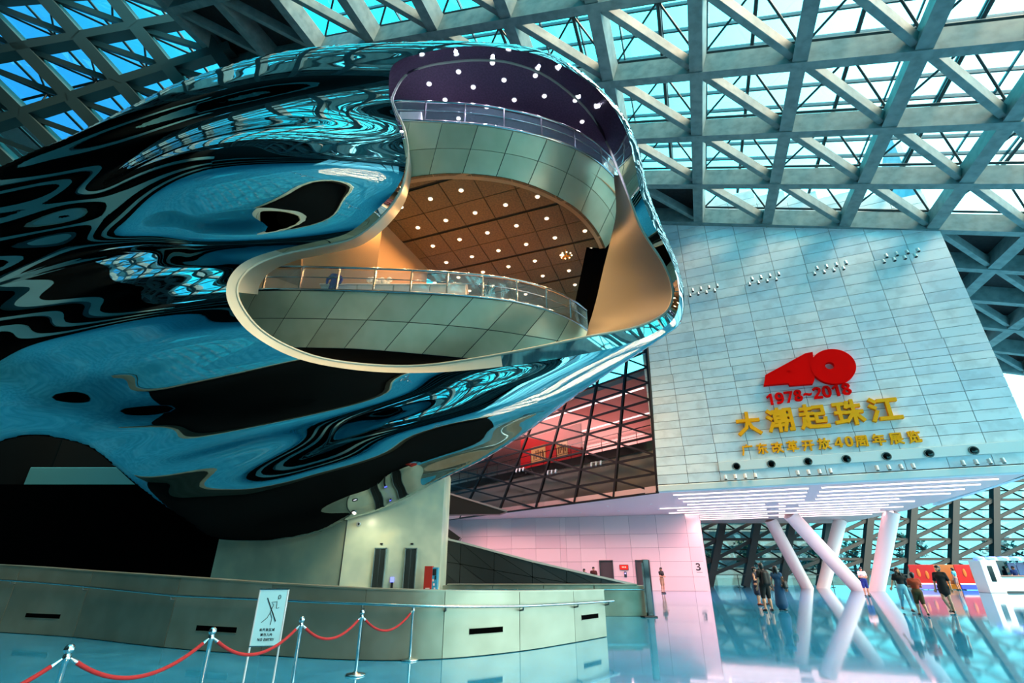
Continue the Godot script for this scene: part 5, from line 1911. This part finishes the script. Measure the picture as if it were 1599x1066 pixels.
func furnishings() -> void:
	# dark totem
	var to := thing("totem_sign", "tall narrow dark glass totem standing on the floor before the white wall", "totem", Vector3(4.85, 0, -19.9), 0.25)
	var st := B()
	cbox(st, at(Vector3(0.05, 0.93, 0)), Vector3(0.22, 1.86, 0.12), 0.01)
	obj("dark_slab", st, M.dark_glass, to)
	st = B()
	cbox(st, at(Vector3(-0.1, 0.95, 0.05)), Vector3(0.05, 1.6, 0.06), 0.01)
	obj("pale_edge", st, M.rail_glass, to)
	st = B()
	cbox(st, at(Vector3(0, 0.02, 0)), Vector3(0.5, 0.04, 0.35), 0.01)
	obj("foot", st, M.ink, to)
	# kiosk
	var ki := thing("service_kiosk", "white service kiosk with dark screens and blue lights along its top, at the right edge", "kiosk", Vector3(32.851, 0, -38))
	st = B()
	cbox(st, at(Vector3(0.55, 1.02, -0.4)), Vector3(1.15, 2.04, 1.0), 0.03)
	obj("pillar", st, M.white, ki)
	st = B()
	cbox(st, at(Vector3(0.52, 1.2, 0.11)), Vector3(0.34, 1.0, 0.03), 0.01)
	obj("slim_screen", st, M.dark_glass, ki)
	st = B()
	cbox(st, at(Vector3(4.2, 0.56, -0.5)), Vector3(6.2, 0.92, 1.0), 0.03)
	obj("counter_body", st, M.white, ki)
	st = B()
	box(st, at(Vector3(4.2, 0.05, -0.5)), Vector3(6.0, 0.1, 0.9))
	obj("plinth", st, M.ink, ki)
	st = B()
	cbox(st, at(Vector3(4.2, 1.05, -0.45)), Vector3(6.3, 0.06, 1.15), 0.01)
	obj("counter_top", st, mat(Color(0.45, 0.30, 0.24), 0.4), ki)
	st = B()
	cbox(st, at(Vector3(1.9, 1.55, -1.3)), Vector3(1.9, 0.95, 0.12), 0.01)
	obj("dark_display", st, M.dark_glass, ki)
	st = B()
	box(st, at(Vector3(2.1, 1.55, -1.23)), Vector3(0.4, 0.55, 0.01))
	obj("lit_screen", st, glow(Color(0.08, 0.25, 1.0), 1.2), ki)
	st = B()
	for k in 6:
		cbox(st, at(Vector3(3.4 + 0.62 * k, 1.5, -1.3)), Vector3(0.56, 0.85, 0.05), 0.01)
	obj("violet_panel", st, mat(Color(0.35, 0.40, 0.62), 0.3), ki)
	st = B()
	cbox(st, at(Vector3(3.6, 2.08, -0.9)), Vector3(6.9, 0.08, 1.3), 0.01)
	obj("canopy", st, M.white, ki)
	for k in 8:
		var lamp := thing("kiosk_light", "blue lamp on top of the white kiosk", "light", ki.position + Vector3(0.35 + 0.85 * k, 2.21, -0.3), 0, "blue lamps on the kiosk")
		st = B(true)
		lathe(st, [Vector2(0.0, -0.09), Vector2(0.3, -0.08), Vector2(0.33, 0.0), Vector2(0.28, 0.07), Vector2(0.0, 0.09)], 16)
		obj("shade", st, glow(Color(0.02, 0.28, 1.0), 2.2), lamp)
	# red display boards and an ochre board between them
	var bm := mat(Color(0.80, 0.05, 0.03), 0.5)
	var spots: Array = [Vector3(32.8, 0, -43.5), Vector3(35.116, 0, -43.8), Vector3(35.89, 0, -42.8)]
	for k in 3:
		var bd := thing("display_board", ["red printed display board right of the walking group", "ochre display board with a red ball, between the two red boards", "red printed display board left of the white kiosk"][k], "board", spots[k], -0.25)
		st = B()
		cbox(st, at(Vector3(0, 1.05, 0)), Vector3([1.75, 1.9, 1.75][k], 1.5, 0.08), 0.01)
		obj("panel", st, [bm, mat(Color(0.72, 0.42, 0.20), 0.6), bm][k], bd)
		st = B()
		cbox(st, at(Vector3(0, 0.2, 0.05)), Vector3([1.7, 1.6, 1.7][k], 0.34, 0.14), 0.02)
		obj("lower_panel", st, [mat(Color(0.55, 0.50, 0.85), 0.5), mat(Color(0.9, 0.55, 0.03), 0.5), mat(Color(0.25, 0.35, 0.9), 0.5)][k], bd)
		for s in [-1.0, 1.0]:
			st = B()
			cbox(st, at(Vector3(0.7 * s, 0.03, 0)), Vector3(0.06, 0.06, 0.6), 0.01)
			obj("foot", st, M.ink, bd)
		if k != 1:
			for q in 2:
				st = B(true)
				ball(st, Vector3(-0.3 + 0.55 * q, 1.2 - 0.15 * q, 0.045), Vector3(0.12, 0.3, 0.02), 12)
				obj("flame_print", st, mat(Color(0.95, 0.42, 0.10), 0.5), bd)
			st = B()
			cbox(st, at(Vector3(0, 0.42, 0.06)), Vector3(1.7, 0.1, 0.06), 0.01)
			obj("white_band", st, M.white, bd)
		else:
			st = B(true)
			ball(st, Vector3(0.45, 0.7, 0.12), Vector3(0.26, 0.26, 0.12), 14)
			obj("red_ball", st, M.red, bd)

# ------------------------------------------------------------------ people
func surface_net(st: SurfaceTool, bones: Array, cell: float, blend: float, xf := Transform3D()) -> void:
	# bones: [a, b, radius at a, radius at b]; the smooth union of tapered capsules, meshed with surface nets
	var lo := Vector3.ONE * 1e9
	var hi := -lo
	for b in bones:
		for e in 2:
			var r: float = b[2 + e] + blend + cell * 1.5
			lo = lo.min(b[e] - Vector3.ONE * r)
			hi = hi.max(b[e] + Vector3.ONE * r)
	var nx := int((hi.x - lo.x) / cell) + 2
	var ny := int((hi.y - lo.y) / cell) + 2
	var nz := int((hi.z - lo.z) / cell) + 2
	var f := PackedFloat32Array()
	f.resize(nx * ny * nz)
	f.fill(1.0)
	for b in bones:
		var a: Vector3 = b[0]
		var ab: Vector3 = b[1] - a
		var l2 := maxf(ab.length_squared(), 1e-9)
		var r0: float = b[2]
		var dr: float = b[3] - r0
		var pad: float = maxf(b[2], b[3]) + blend + cell * 1.5
		var p0: Vector3 = (a.min(b[1]) - Vector3.ONE * pad - lo) / cell
		var p1: Vector3 = (a.max(b[1]) + Vector3.ONE * pad - lo) / cell
		for z in range(maxi(0, int(p0.z)), mini(nz, int(p1.z) + 2)):
			for y in range(maxi(0, int(p0.y)), mini(ny, int(p1.y) + 2)):
				var row := (z * ny + y) * nx
				for x in range(maxi(0, int(p0.x)), mini(nx, int(p1.x) + 2)):
					var p := lo + Vector3(x, y, z) * cell - a
					var t := clampf(p.dot(ab) / l2, 0.0, 1.0)
					var d := (p - ab * t).length() - r0 - dr * t
					var v := f[row + x]
					var h := maxf(blend - absf(v - d), 0.0)
					f[row + x] = minf(v, d) - h * h / (4.0 * blend)
	var vid := PackedInt32Array()
	vid.resize(nx * ny * nz)
	vid.fill(-1)
	var vs := PackedVector3Array()
	var sx := 1
	var sy := nx
	var sz := nx * ny
	var offs := [0, sx, sy, sx + sy, sz, sx + sz, sy + sz, sx + sy + sz]
	var cp := [Vector3(0, 0, 0), Vector3(1, 0, 0), Vector3(0, 1, 0), Vector3(1, 1, 0), Vector3(0, 0, 1), Vector3(1, 0, 1), Vector3(0, 1, 1), Vector3(1, 1, 1)]
	var edges := [[0, 1], [2, 3], [4, 5], [6, 7], [0, 2], [1, 3], [4, 6], [5, 7], [0, 4], [1, 5], [2, 6], [3, 7]]
	for z in nz - 1:
		for y in ny - 1:
			for x in nx - 1:
				var k := x + y * sy + z * sz
				var m := 0
				for c in 8:
					if f[k + offs[c]] < 0: m += 1
				if m == 0 or m == 8: continue
				var s := Vector3.ZERO
				var n := 0
				for e in edges:
					var a := f[k + offs[e[0]]]
					var b := f[k + offs[e[1]]]
					if (a < 0) != (b < 0):
						s += cp[e[0]].lerp(cp[e[1]], a / (a - b))
						n += 1
				vid[k] = vs.size()
				vs.append(xf * (lo + (Vector3(x, y, z) + s / n) * cell))
	for z in range(1, nz - 1):
		for y in range(1, ny - 1):
			for x in range(1, nx - 1):
				var k := x + y * sy + z * sz
				var a := f[k] < 0
				for d in 3:
					var st1: int = [sx, sy, sz][d]
					if a == (f[k + st1] < 0): continue
					var u: int = [sy, sz, sx][d]
					var v: int = [sz, sx, sy][d]
					var q := [vid[k], vid[k - u], vid[k - u - v], vid[k - v]]
					if q.min() < 0: continue
					if a: quad(st, vs[q[0]], vs[q[3]], vs[q[2]], vs[q[1]])
					else: quad(st, vs[q[0]], vs[q[1]], vs[q[2]], vs[q[3]])

func hand_mesh() -> ArrayMesh:
	# a relaxed right hand, wrist at the origin, fingers towards -y, palm towards +z
	if shared.has("hand"): return shared.hand
	var b := [[Vector3(0, 0, 0), Vector3(0, -0.03, 0), 0.024, 0.026]]
	for k in 4:
		var x := -0.03 + 0.02 * k
		var l: float = [0.062, 0.076, 0.082, 0.072][k]
		b.append([Vector3(x * 0.6, -0.02, 0), Vector3(x, -0.085, 0), 0.015, 0.0125])
		b.append([Vector3(x, -0.085, 0), Vector3(x * 1.15, -0.085 - l * 0.5, 0.006), 0.0092, 0.0086])
		b.append([Vector3(x * 1.15, -0.085 - l * 0.5, 0.006), Vector3(x * 1.15, -0.085 - l * 0.9, 0.026), 0.0084, 0.0074])
	b.append([Vector3(0.02, -0.03, 0.005), Vector3(0.05, -0.065, 0.018), 0.014, 0.0105])
	b.append([Vector3(0.05, -0.065, 0.018), Vector3(0.055, -0.1, 0.03), 0.0098, 0.0082])
	var st := B(true)
	surface_net(st, b, 0.0055, 0.006)
	shared.hand = fin(st)
	return shared.hand

func head_mesh() -> ArrayMesh:
	if shared.has("head"): return shared.head
	var b := [[Vector3(0, 0.03, -0.015), Vector3(0, 0.03, 0.01), 0.078, 0.076], [Vector3(0, -0.02, 0.02), Vector3(0, -0.075, 0.045), 0.062, 0.032],
		[Vector3(0.03, 0.0, 0.06), Vector3(0.03, -0.02, 0.06), 0.022, 0.022], [Vector3(-0.03, 0.0, 0.06), Vector3(-0.03, -0.02, 0.06), 0.022, 0.022],
		[Vector3(0, 0.015, 0.083), Vector3(0, -0.022, 0.1), 0.009, 0.014], [Vector3(-0.018, -0.052, 0.078), Vector3(0.018, -0.052, 0.078), 0.012, 0.012],
		[Vector3(0.077, 0.01, -0.005), Vector3(0.074, -0.025, 0.005), 0.014, 0.011], [Vector3(-0.077, 0.01, -0.005), Vector3(-0.074, -0.025, 0.005), 0.014, 0.011]]
	var st := B(true)
	surface_net(st, b, 0.008, 0.014)
	shared.head = fin(st)
	return shared.head

func face_mesh() -> ArrayMesh:
	if shared.has("face"): return shared.face
	var st := B(true)
	for s in [-1.0, 1.0]:
		ball(st, Vector3(0.03 * s, 0.016, 0.077), Vector3(0.013, 0.007, 0.007), 8)
		tube(st, [Vector3(0.014 * s, 0.034, 0.085), Vector3(0.032 * s, 0.039, 0.082), Vector3(0.048 * s, 0.033, 0.07)], 0.0035, 5)
	shared.face = fin(st)
	return shared.face

func person(label: String, pos: Vector3, turn: float, h: float, o: Dictionary) -> void:
	var root := thing("person", label, "person", pos, turn, o.get("group", ""))
	var k := h / 1.7
	var J := func(x: float, y: float, z: float) -> Vector3: return Vector3(x, y, z) * k
	var lean: Vector3 = o.get("lean", Vector3.ZERO)
	# joints (x to the figure's left, z forward)
	var hips: Vector3 = J.call(0, 0.93, 0)
	var chest: Vector3 = J.call(0, 1.27, 0) + lean * 0.7
	var neck: Vector3 = J.call(0, 1.46, -0.01) + lean
	var head: Vector3 = J.call(0, 1.585, 0.02) + lean * 1.1
	var sw: float = o.get("shoulder", 0.185)
	var arms: Array = o.get("arms", [[0.24, 1.12, -0.02, 0.26, 0.86, 0.06], [0.24, 1.12, -0.02, 0.26, 0.86, 0.06]])
	var legs: Array = o.get("legs", [[0.1, 0.49, 0.02, 0.1, 0.075, -0.02], [0.1, 0.49, 0.02, 0.1, 0.075, -0.02]])
	var heavy: float = o.get("heavy", 1.0)
	var body: Array = []
	var torso: Array = [[hips + J.call(-0.06, 0, 0), hips + J.call(0.06, 0, 0), 0.115 * k * heavy, 0.115 * k * heavy], [hips + J.call(0, 0.05, 0.0), chest.lerp(hips, 0.45), 0.118 * k * heavy, 0.108 * k * heavy],
		[chest.lerp(hips, 0.45), chest, 0.108 * k * heavy, 0.122 * k * heavy], [chest + J.call(-0.07, 0.03, 0), chest + J.call(0.07, 0.03, 0), 0.115 * k * heavy, 0.115 * k * heavy], [chest, neck - J.call(0, 0.05, 0), 0.11 * k, 0.07 * k],
		[neck + J.call(-sw + 0.03, -0.06, 0), neck + J.call(sw - 0.03, -0.06, 0), 0.062 * k, 0.062 * k]]
	body.append_array(torso)
	body.append([neck - J.call(0, 0.06, 0), head - J.call(0, 0.04, 0.02), 0.05 * k, 0.05 * k])
	var sleeve: Array = []
	var trouser: Array = []
	var hands := B(true)
	var shoes := B(true)
	for s in 2:
		var sg := 1.0 if s == 0 else -1.0
		var A: Array = arms[s]
		var sh: Vector3 = neck + J.call(sw * sg, -0.065, 0)
		var el: Vector3 = J.call(A[0] * sg, A[1], A[2]) + lean * 0.5
		var wr: Vector3 = J.call(A[3] * sg, A[4], A[5]) + lean * 0.3
		body.append([sh, el, 0.05 * k, 0.039 * k])
		body.append([el, wr, 0.038 * k, 0.026 * k])
		var sl: float = o.get("sleeve", 0.6)
		if sl > 0: sleeve.append([sh, sh.lerp(el, minf(sl, 1.0)), 0.064 * k, 0.058 * k])
		if sl > 1: sleeve.append([el, el.lerp(wr, sl - 1.0), 0.052 * k, 0.042 * k])
		# hand along the forearm
		var d := (wr - el).normalized()
		var side := d.cross(Vector3(0, 0, 1) if absf(d.z) < 0.9 else Vector3(0, 1, 0)).normalized()
		var hx := Basis(-side * sg, -d, (-side * sg).cross(-d)).orthonormalized()
		var hb := Basis(hx.x * (-sg), hx.y, hx.z)
		hands.append_from(hand_mesh(), 0, Transform3D(Basis(hx.x, hx.y, hx.z) * Basis.from_scale(Vector3.ONE * k), wr))
		var G: Array = legs[s]
		var hj: Vector3 = hips + J.call(0.088 * sg, -0.03, 0)
		var kn: Vector3 = J.call(G[0] * sg, G[1], G[2])
		var an: Vector3 = J.call(G[3] * sg, G[4], G[5])
		body.append([hj, kn, 0.086 * k * heavy, 0.056 * k * heavy])
		body.append([kn, kn.lerp(an, 0.35), 0.054 * k, 0.054 * k * heavy])
		body.append([kn.lerp(an, 0.35), an, 0.054 * k * heavy, 0.034 * k])
		var cut: float = o.get("leg_cover", 0.0)
		if cut > 0:
			trouser.append([hj, hj.lerp(kn, minf(cut, 1.0)), 0.104 * k * heavy, lerpf(0.104, 0.078, minf(cut, 1.0)) * k * heavy])
			if cut > 1: trouser.append([kn, kn.lerp(an, cut - 1.0), 0.07 * k, 0.052 * k])
		var toe: Vector3 = an + J.call(0.02 * sg, 0, 0.14)
		toe.y = maxf(0.035 * k, an.y - 0.04 * k)
		surface_net(shoes, [[an + J.call(0, -0.02, -0.03), toe, 0.042 * k, 0.034 * k], [an + J.call(0, -0.03, -0.04), an + J.call(0, -0.02, 0.04), 0.04 * k, 0.045 * k]], 0.014, 0.02)
		body.append([an, an + (toe - an) * 0.5, 0.034 * k, 0.03 * k])
	var st := B(true)
	surface_net(st, body, 0.022, 0.03 * k)
	# head and hands go into the body's own mesh
	var hb2 := Basis(Vector3.UP, o.get("head_turn", 0.0)) * Basis(Vector3.RIGHT, -o.get("head_up", 0.0))
	var hx2 := Transform3D(hb2 * Basis.from_scale(Vector3.ONE * k), head)
	st.append_from(head_mesh(), 0, hx2)
	st.append_from(hands.commit(), 0, Transform3D())
	var bodyo := obj("body", st, o.get("skin", M.skin), root)
	put("face", face_mesh(), M.hair, bodyo, hx2)
	obj("shoe", shoes, mat(o.get("shoe", Color(0.05, 0.05, 0.06)), 0.5), root)
	# clothes
	var grow := func(b: Array, g: float) -> Array:
		var r: Array = []
		for q in b: r.append([q[0], q[1], q[2] + g * k, q[3] + g * k])
		return r
	var topm := mat(o.top, 0.85)
	var tb: Array = grow.call(torso.slice(1), 0.014)
	if o.get("loose", false): tb.append([chest, hips + J.call(0, -0.18, 0), 0.15 * k * heavy, 0.185 * k * heavy])
	tb.append_array(sleeve)
	if o.has("skirt"):
		var hem: Vector3 = J.call(0, o.skirt, 0) + J.call(0, 0, 0.0)
		tb.append([hips + J.call(0, 0.1, 0), hem, 0.12 * k, o.get("flare", 0.2) * k])
		tb.append([hips + J.call(0.05, 0, 0), hem + J.call(0.1, 0, 0), 0.12 * k, 0.14 * k])
		tb.append([hips + J.call(-0.05, 0, 0), hem + J.call(-0.1, 0, 0), 0.12 * k, 0.14 * k])
	st = B(true)
	surface_net(st, tb, 0.022, 0.03 * k)
	obj("dress" if o.has("skirt") else "shirt", st, topm, root)
	if trouser.size() > 0:
		st = B(true)
		var pb: Array = grow.call(torso.slice(0, 2), 0.016)
		pb.append_array(trouser)
		surface_net(st, pb, 0.022, 0.03 * k)
		obj("trousers" if o.get("leg_cover", 0.0) > 1.0 else "shorts", st, mat(o.bottom, 0.85), root)
	# hair
	st = B(true)
	var hair: Array = [[Vector3(0, 0.055, -0.03), Vector3(0, 0.065, 0.025), 0.092, 0.08], [Vector3(0, 0.01, -0.05), Vector3(0, -0.04, -0.045), 0.08, 0.07]]
	if o.get("long_hair", false):
		hair.append([Vector3(0.04, 0.0, -0.05), Vector3(0.06, -0.24, -0.075), 0.06, 0.045])
		hair.append([Vector3(-0.04, 0.0, -0.05), Vector3(-0.06, -0.24, -0.075), 0.06, 0.045])
		hair.append([Vector3(0.062, 0.04, 0.0), Vector3(0.075, -0.18, 0.0), 0.04, 0.03])
		hair.append([Vector3(-0.062, 0.04, 0.0), Vector3(-0.075, -0.18, 0.0), 0.04, 0.03])
	surface_net(st, hair, 0.012, 0.02, hx2)
	obj("hair", st, M.hair, root)
	if o.get("backpack", false):
		var bp := B(true)
		surface_net(bp, [[chest + J.call(-0.06, 0.06, -0.19), chest + J.call(-0.06, -0.26, -0.2), 0.1 * k, 0.115 * k], [chest + J.call(0.06, 0.06, -0.19), chest + J.call(0.06, -0.26, -0.2), 0.1 * k, 0.115 * k]], 0.02, 0.04)
		for sg in [-1.0, 1.0]:
			tube(bp, [chest + J.call(0.1 * sg, 0.1, -0.14), neck + J.call(0.11 * sg, 0.01, 0.0), chest + J.call(0.12 * sg, 0.03, 0.14), chest + J.call(0.13 * sg, -0.18, 0.08)], 0.02 * k, 6)
		obj("backpack", bp, mat(Color(0.015, 0.018, 0.022), 0.7), root)
	if o.get("bag", false):
		var bg := B(true)
		surface_net(bg, [[chest + J.call(-0.3, -0.2, -0.02), chest + J.call(-0.3, -0.35, -0.02), 0.08 * k, 0.1 * k], [chest + J.call(-0.28, -0.22, -0.12), chest + J.call(-0.28, -0.35, -0.12), 0.07 * k, 0.09 * k]], 0.018, 0.03)
		tube(bg, [chest + J.call(-0.3, -0.15, -0.06), neck + J.call(-0.14, 0.0, -0.03), chest + J.call(-0.28, -0.15, 0.05)], 0.014 * k, 6)
		obj("shoulder_bag", bg, mat(Color(0.02, 0.02, 0.025), 0.6), root)
	if o.get("phone", false):
		var ph := B()
		var w0: Array = arms[0]
		cbox(ph, at(J.call(w0[3] * 0.7, w0[4] + 0.06, w0[5] + 0.09)), Vector3(0.07, 0.14, 0.012), 0.004)
		obj("phone", ph, M.ink, root)

func people() -> void:
	var folded := [[0.23, 1.13, 0.05, 0.02, 1.16, 0.2], [0.23, 1.13, 0.05, 0.0, 1.11, 0.21]]
	var raised := [[0.2, 1.2, 0.16, 0.06, 1.32, 0.33], [0.24, 1.13, 0.02, 0.1, 1.18, 0.24]]
	var stride := [[0.09, 0.5, 0.16, 0.08, 0.09, 0.26], [0.09, 0.5, -0.02, 0.09, 0.14, -0.33]]
	person("woman in a sleeveless dark navy dress holding up a phone, left of the standing group", Vector3(11.467, 0, -25.793), 0.9, 1.60, {"top": Color(0.03, 0.06, 0.16), "skirt": 0.58, "flare": 0.17, "sleeve": 0.0, "arms": raised, "phone": true, "shoe": Color(0.35, 0.03, 0.04), "shoulder": 0.165})
	person("person in a pale sleeveless top and dark shorts, half hidden behind the group", Vector3(12.024, 0, -26.221), 0.3, 1.66, {"top": Color(0.55, 0.50, 0.48), "bottom": Color(0.02, 0.03, 0.05), "leg_cover": 0.7, "sleeve": 0.2, "arms": raised})
	person("man in black T-shirt and dark shorts with a black backpack, seen from behind", Vector3(10.319, 0, -22.499), PI + 0.15, 1.74, {"top": Color(0.015, 0.018, 0.03), "bottom": Color(0.035, 0.04, 0.045), "leg_cover": 0.95, "backpack": true, "heavy": 1.12, "legs": [[0.12, 0.49, 0.02, 0.14, 0.075, -0.02], [0.12, 0.49, 0.02, 0.14, 0.075, -0.02]]})
	person("woman with long dark hair in a long blue dress with a black shoulder bag", Vector3(11.046, 0, -22.821), PI - 0.7, 1.64, {"top": Color(0.07, 0.25, 0.38), "skirt": 0.26, "flare": 0.24, "sleeve": 0.25, "long_hair": true, "bag": true, "shoulder": 0.165})
	person("boy in a white T-shirt and blue shorts with folded arms at the white column", Vector3(21.5, 0, -33.509), -0.2, 1.60, {"top": Color(0.82, 0.82, 0.82), "bottom": Color(0.04, 0.14, 0.45), "leg_cover": 0.9, "arms": folded})
	person("woman with long dark hair in a black T-shirt and light blue jeans, walking", Vector3(15.693, 0, -22.185), -0.35, 1.58, {"top": Color(0.012, 0.012, 0.015), "bottom": Color(0.45, 0.68, 0.75), "leg_cover": 1.85, "long_hair": true, "head_up": 0.35, "legs": stride, "arms": [[0.27, 1.15, 0.02, 0.36, 0.93, 0.1], [0.27, 1.15, -0.02, 0.36, 0.95, 0.0]], "shoulder": 0.17})
	person("child in an orange T-shirt and olive brown shorts, seen from behind", Vector3(15.005, 0, -20.48), PI - 0.4, 1.42, {"top": Color(0.62, 0.20, 0.07), "bottom": Color(0.28, 0.20, 0.07), "leg_cover": 0.95, "heavy": 1.1, "arms": folded, "legs": [[0.09, 0.5, 0.12, 0.1, 0.075, 0.16], [0.1, 0.48, -0.02, 0.12, 0.09, -0.2]]})
	person("woman in a loose black T-shirt with bare legs, crossing right of the child", Vector3(16.904, 0, -21.585), -0.9, 1.66, {"top": Color(0.012, 0.012, 0.014), "bottom": Color(0.012, 0.012, 0.014), "leg_cover": 0.4, "loose": true, "sleeve": 0.8, "head_up": 0.3, "head_turn": -0.3, "legs": [[0.09, 0.5, 0.05, 0.1, 0.075, -0.05], [0.07, 0.5, 0.14, -0.02, 0.1, -0.02]], "shoulder": 0.17})
	person("person in a black top and pale khaki shorts standing alone before the white wall", Vector3(10.284, 0, -37.559), 0.6, 1.58, {"top": Color(0.02, 0.02, 0.03), "bottom": Color(0.62, 0.46, 0.36), "leg_cover": 0.8, "arms": folded})
	person("person in a pale blue T-shirt before the ochre board", Vector3(34.533, 0, -42.6), PI + 0.4, 1.55, {"top": Color(0.25, 0.62, 0.72), "bottom": Color(0.6, 0.5, 0.5), "leg_cover": 0.8})
	person("attendant in a blue top behind the counter of the white kiosk", Vector3(35.898, 0, -38.9), 0.0, 1.66, {"top": Color(0.04, 0.16, 0.40), "bottom": Color(0.03, 0.03, 0.05), "leg_cover": 1.9})
	person("person with short dark hair standing behind the ramp cap, left of two", Vector3(4.971, 0, -37.5), 0.4, 1.50, {"top": Color(0.03, 0.03, 0.04), "bottom": Color(0.03, 0.03, 0.05), "leg_cover": 1.9})
	person("person in a dark red top standing behind the ramp cap, right of two", Vector3(5.622, 0, -37.5), -0.3, 1.62, {"top": Color(0.25, 0.05, 0.03), "bottom": Color(0.03, 0.03, 0.05), "leg_cover": 1.9})

# ------------------------------------------------------------------
const SOFFIT_E := 1.8
const DOWN_E := 11.0
const WARM_E := 5.0

func _ready() -> void:
	make_view()
	make_materials()
	shell_of_hall()
	roof()
	flank()
	stone_block()
	under_block()
	glass_front()
	far_facade()
	cloud()
	decks()
	lift_tower()
	counter_wall()
	ramps()
	lettering()
	barrier()
	furnishings()
	people()
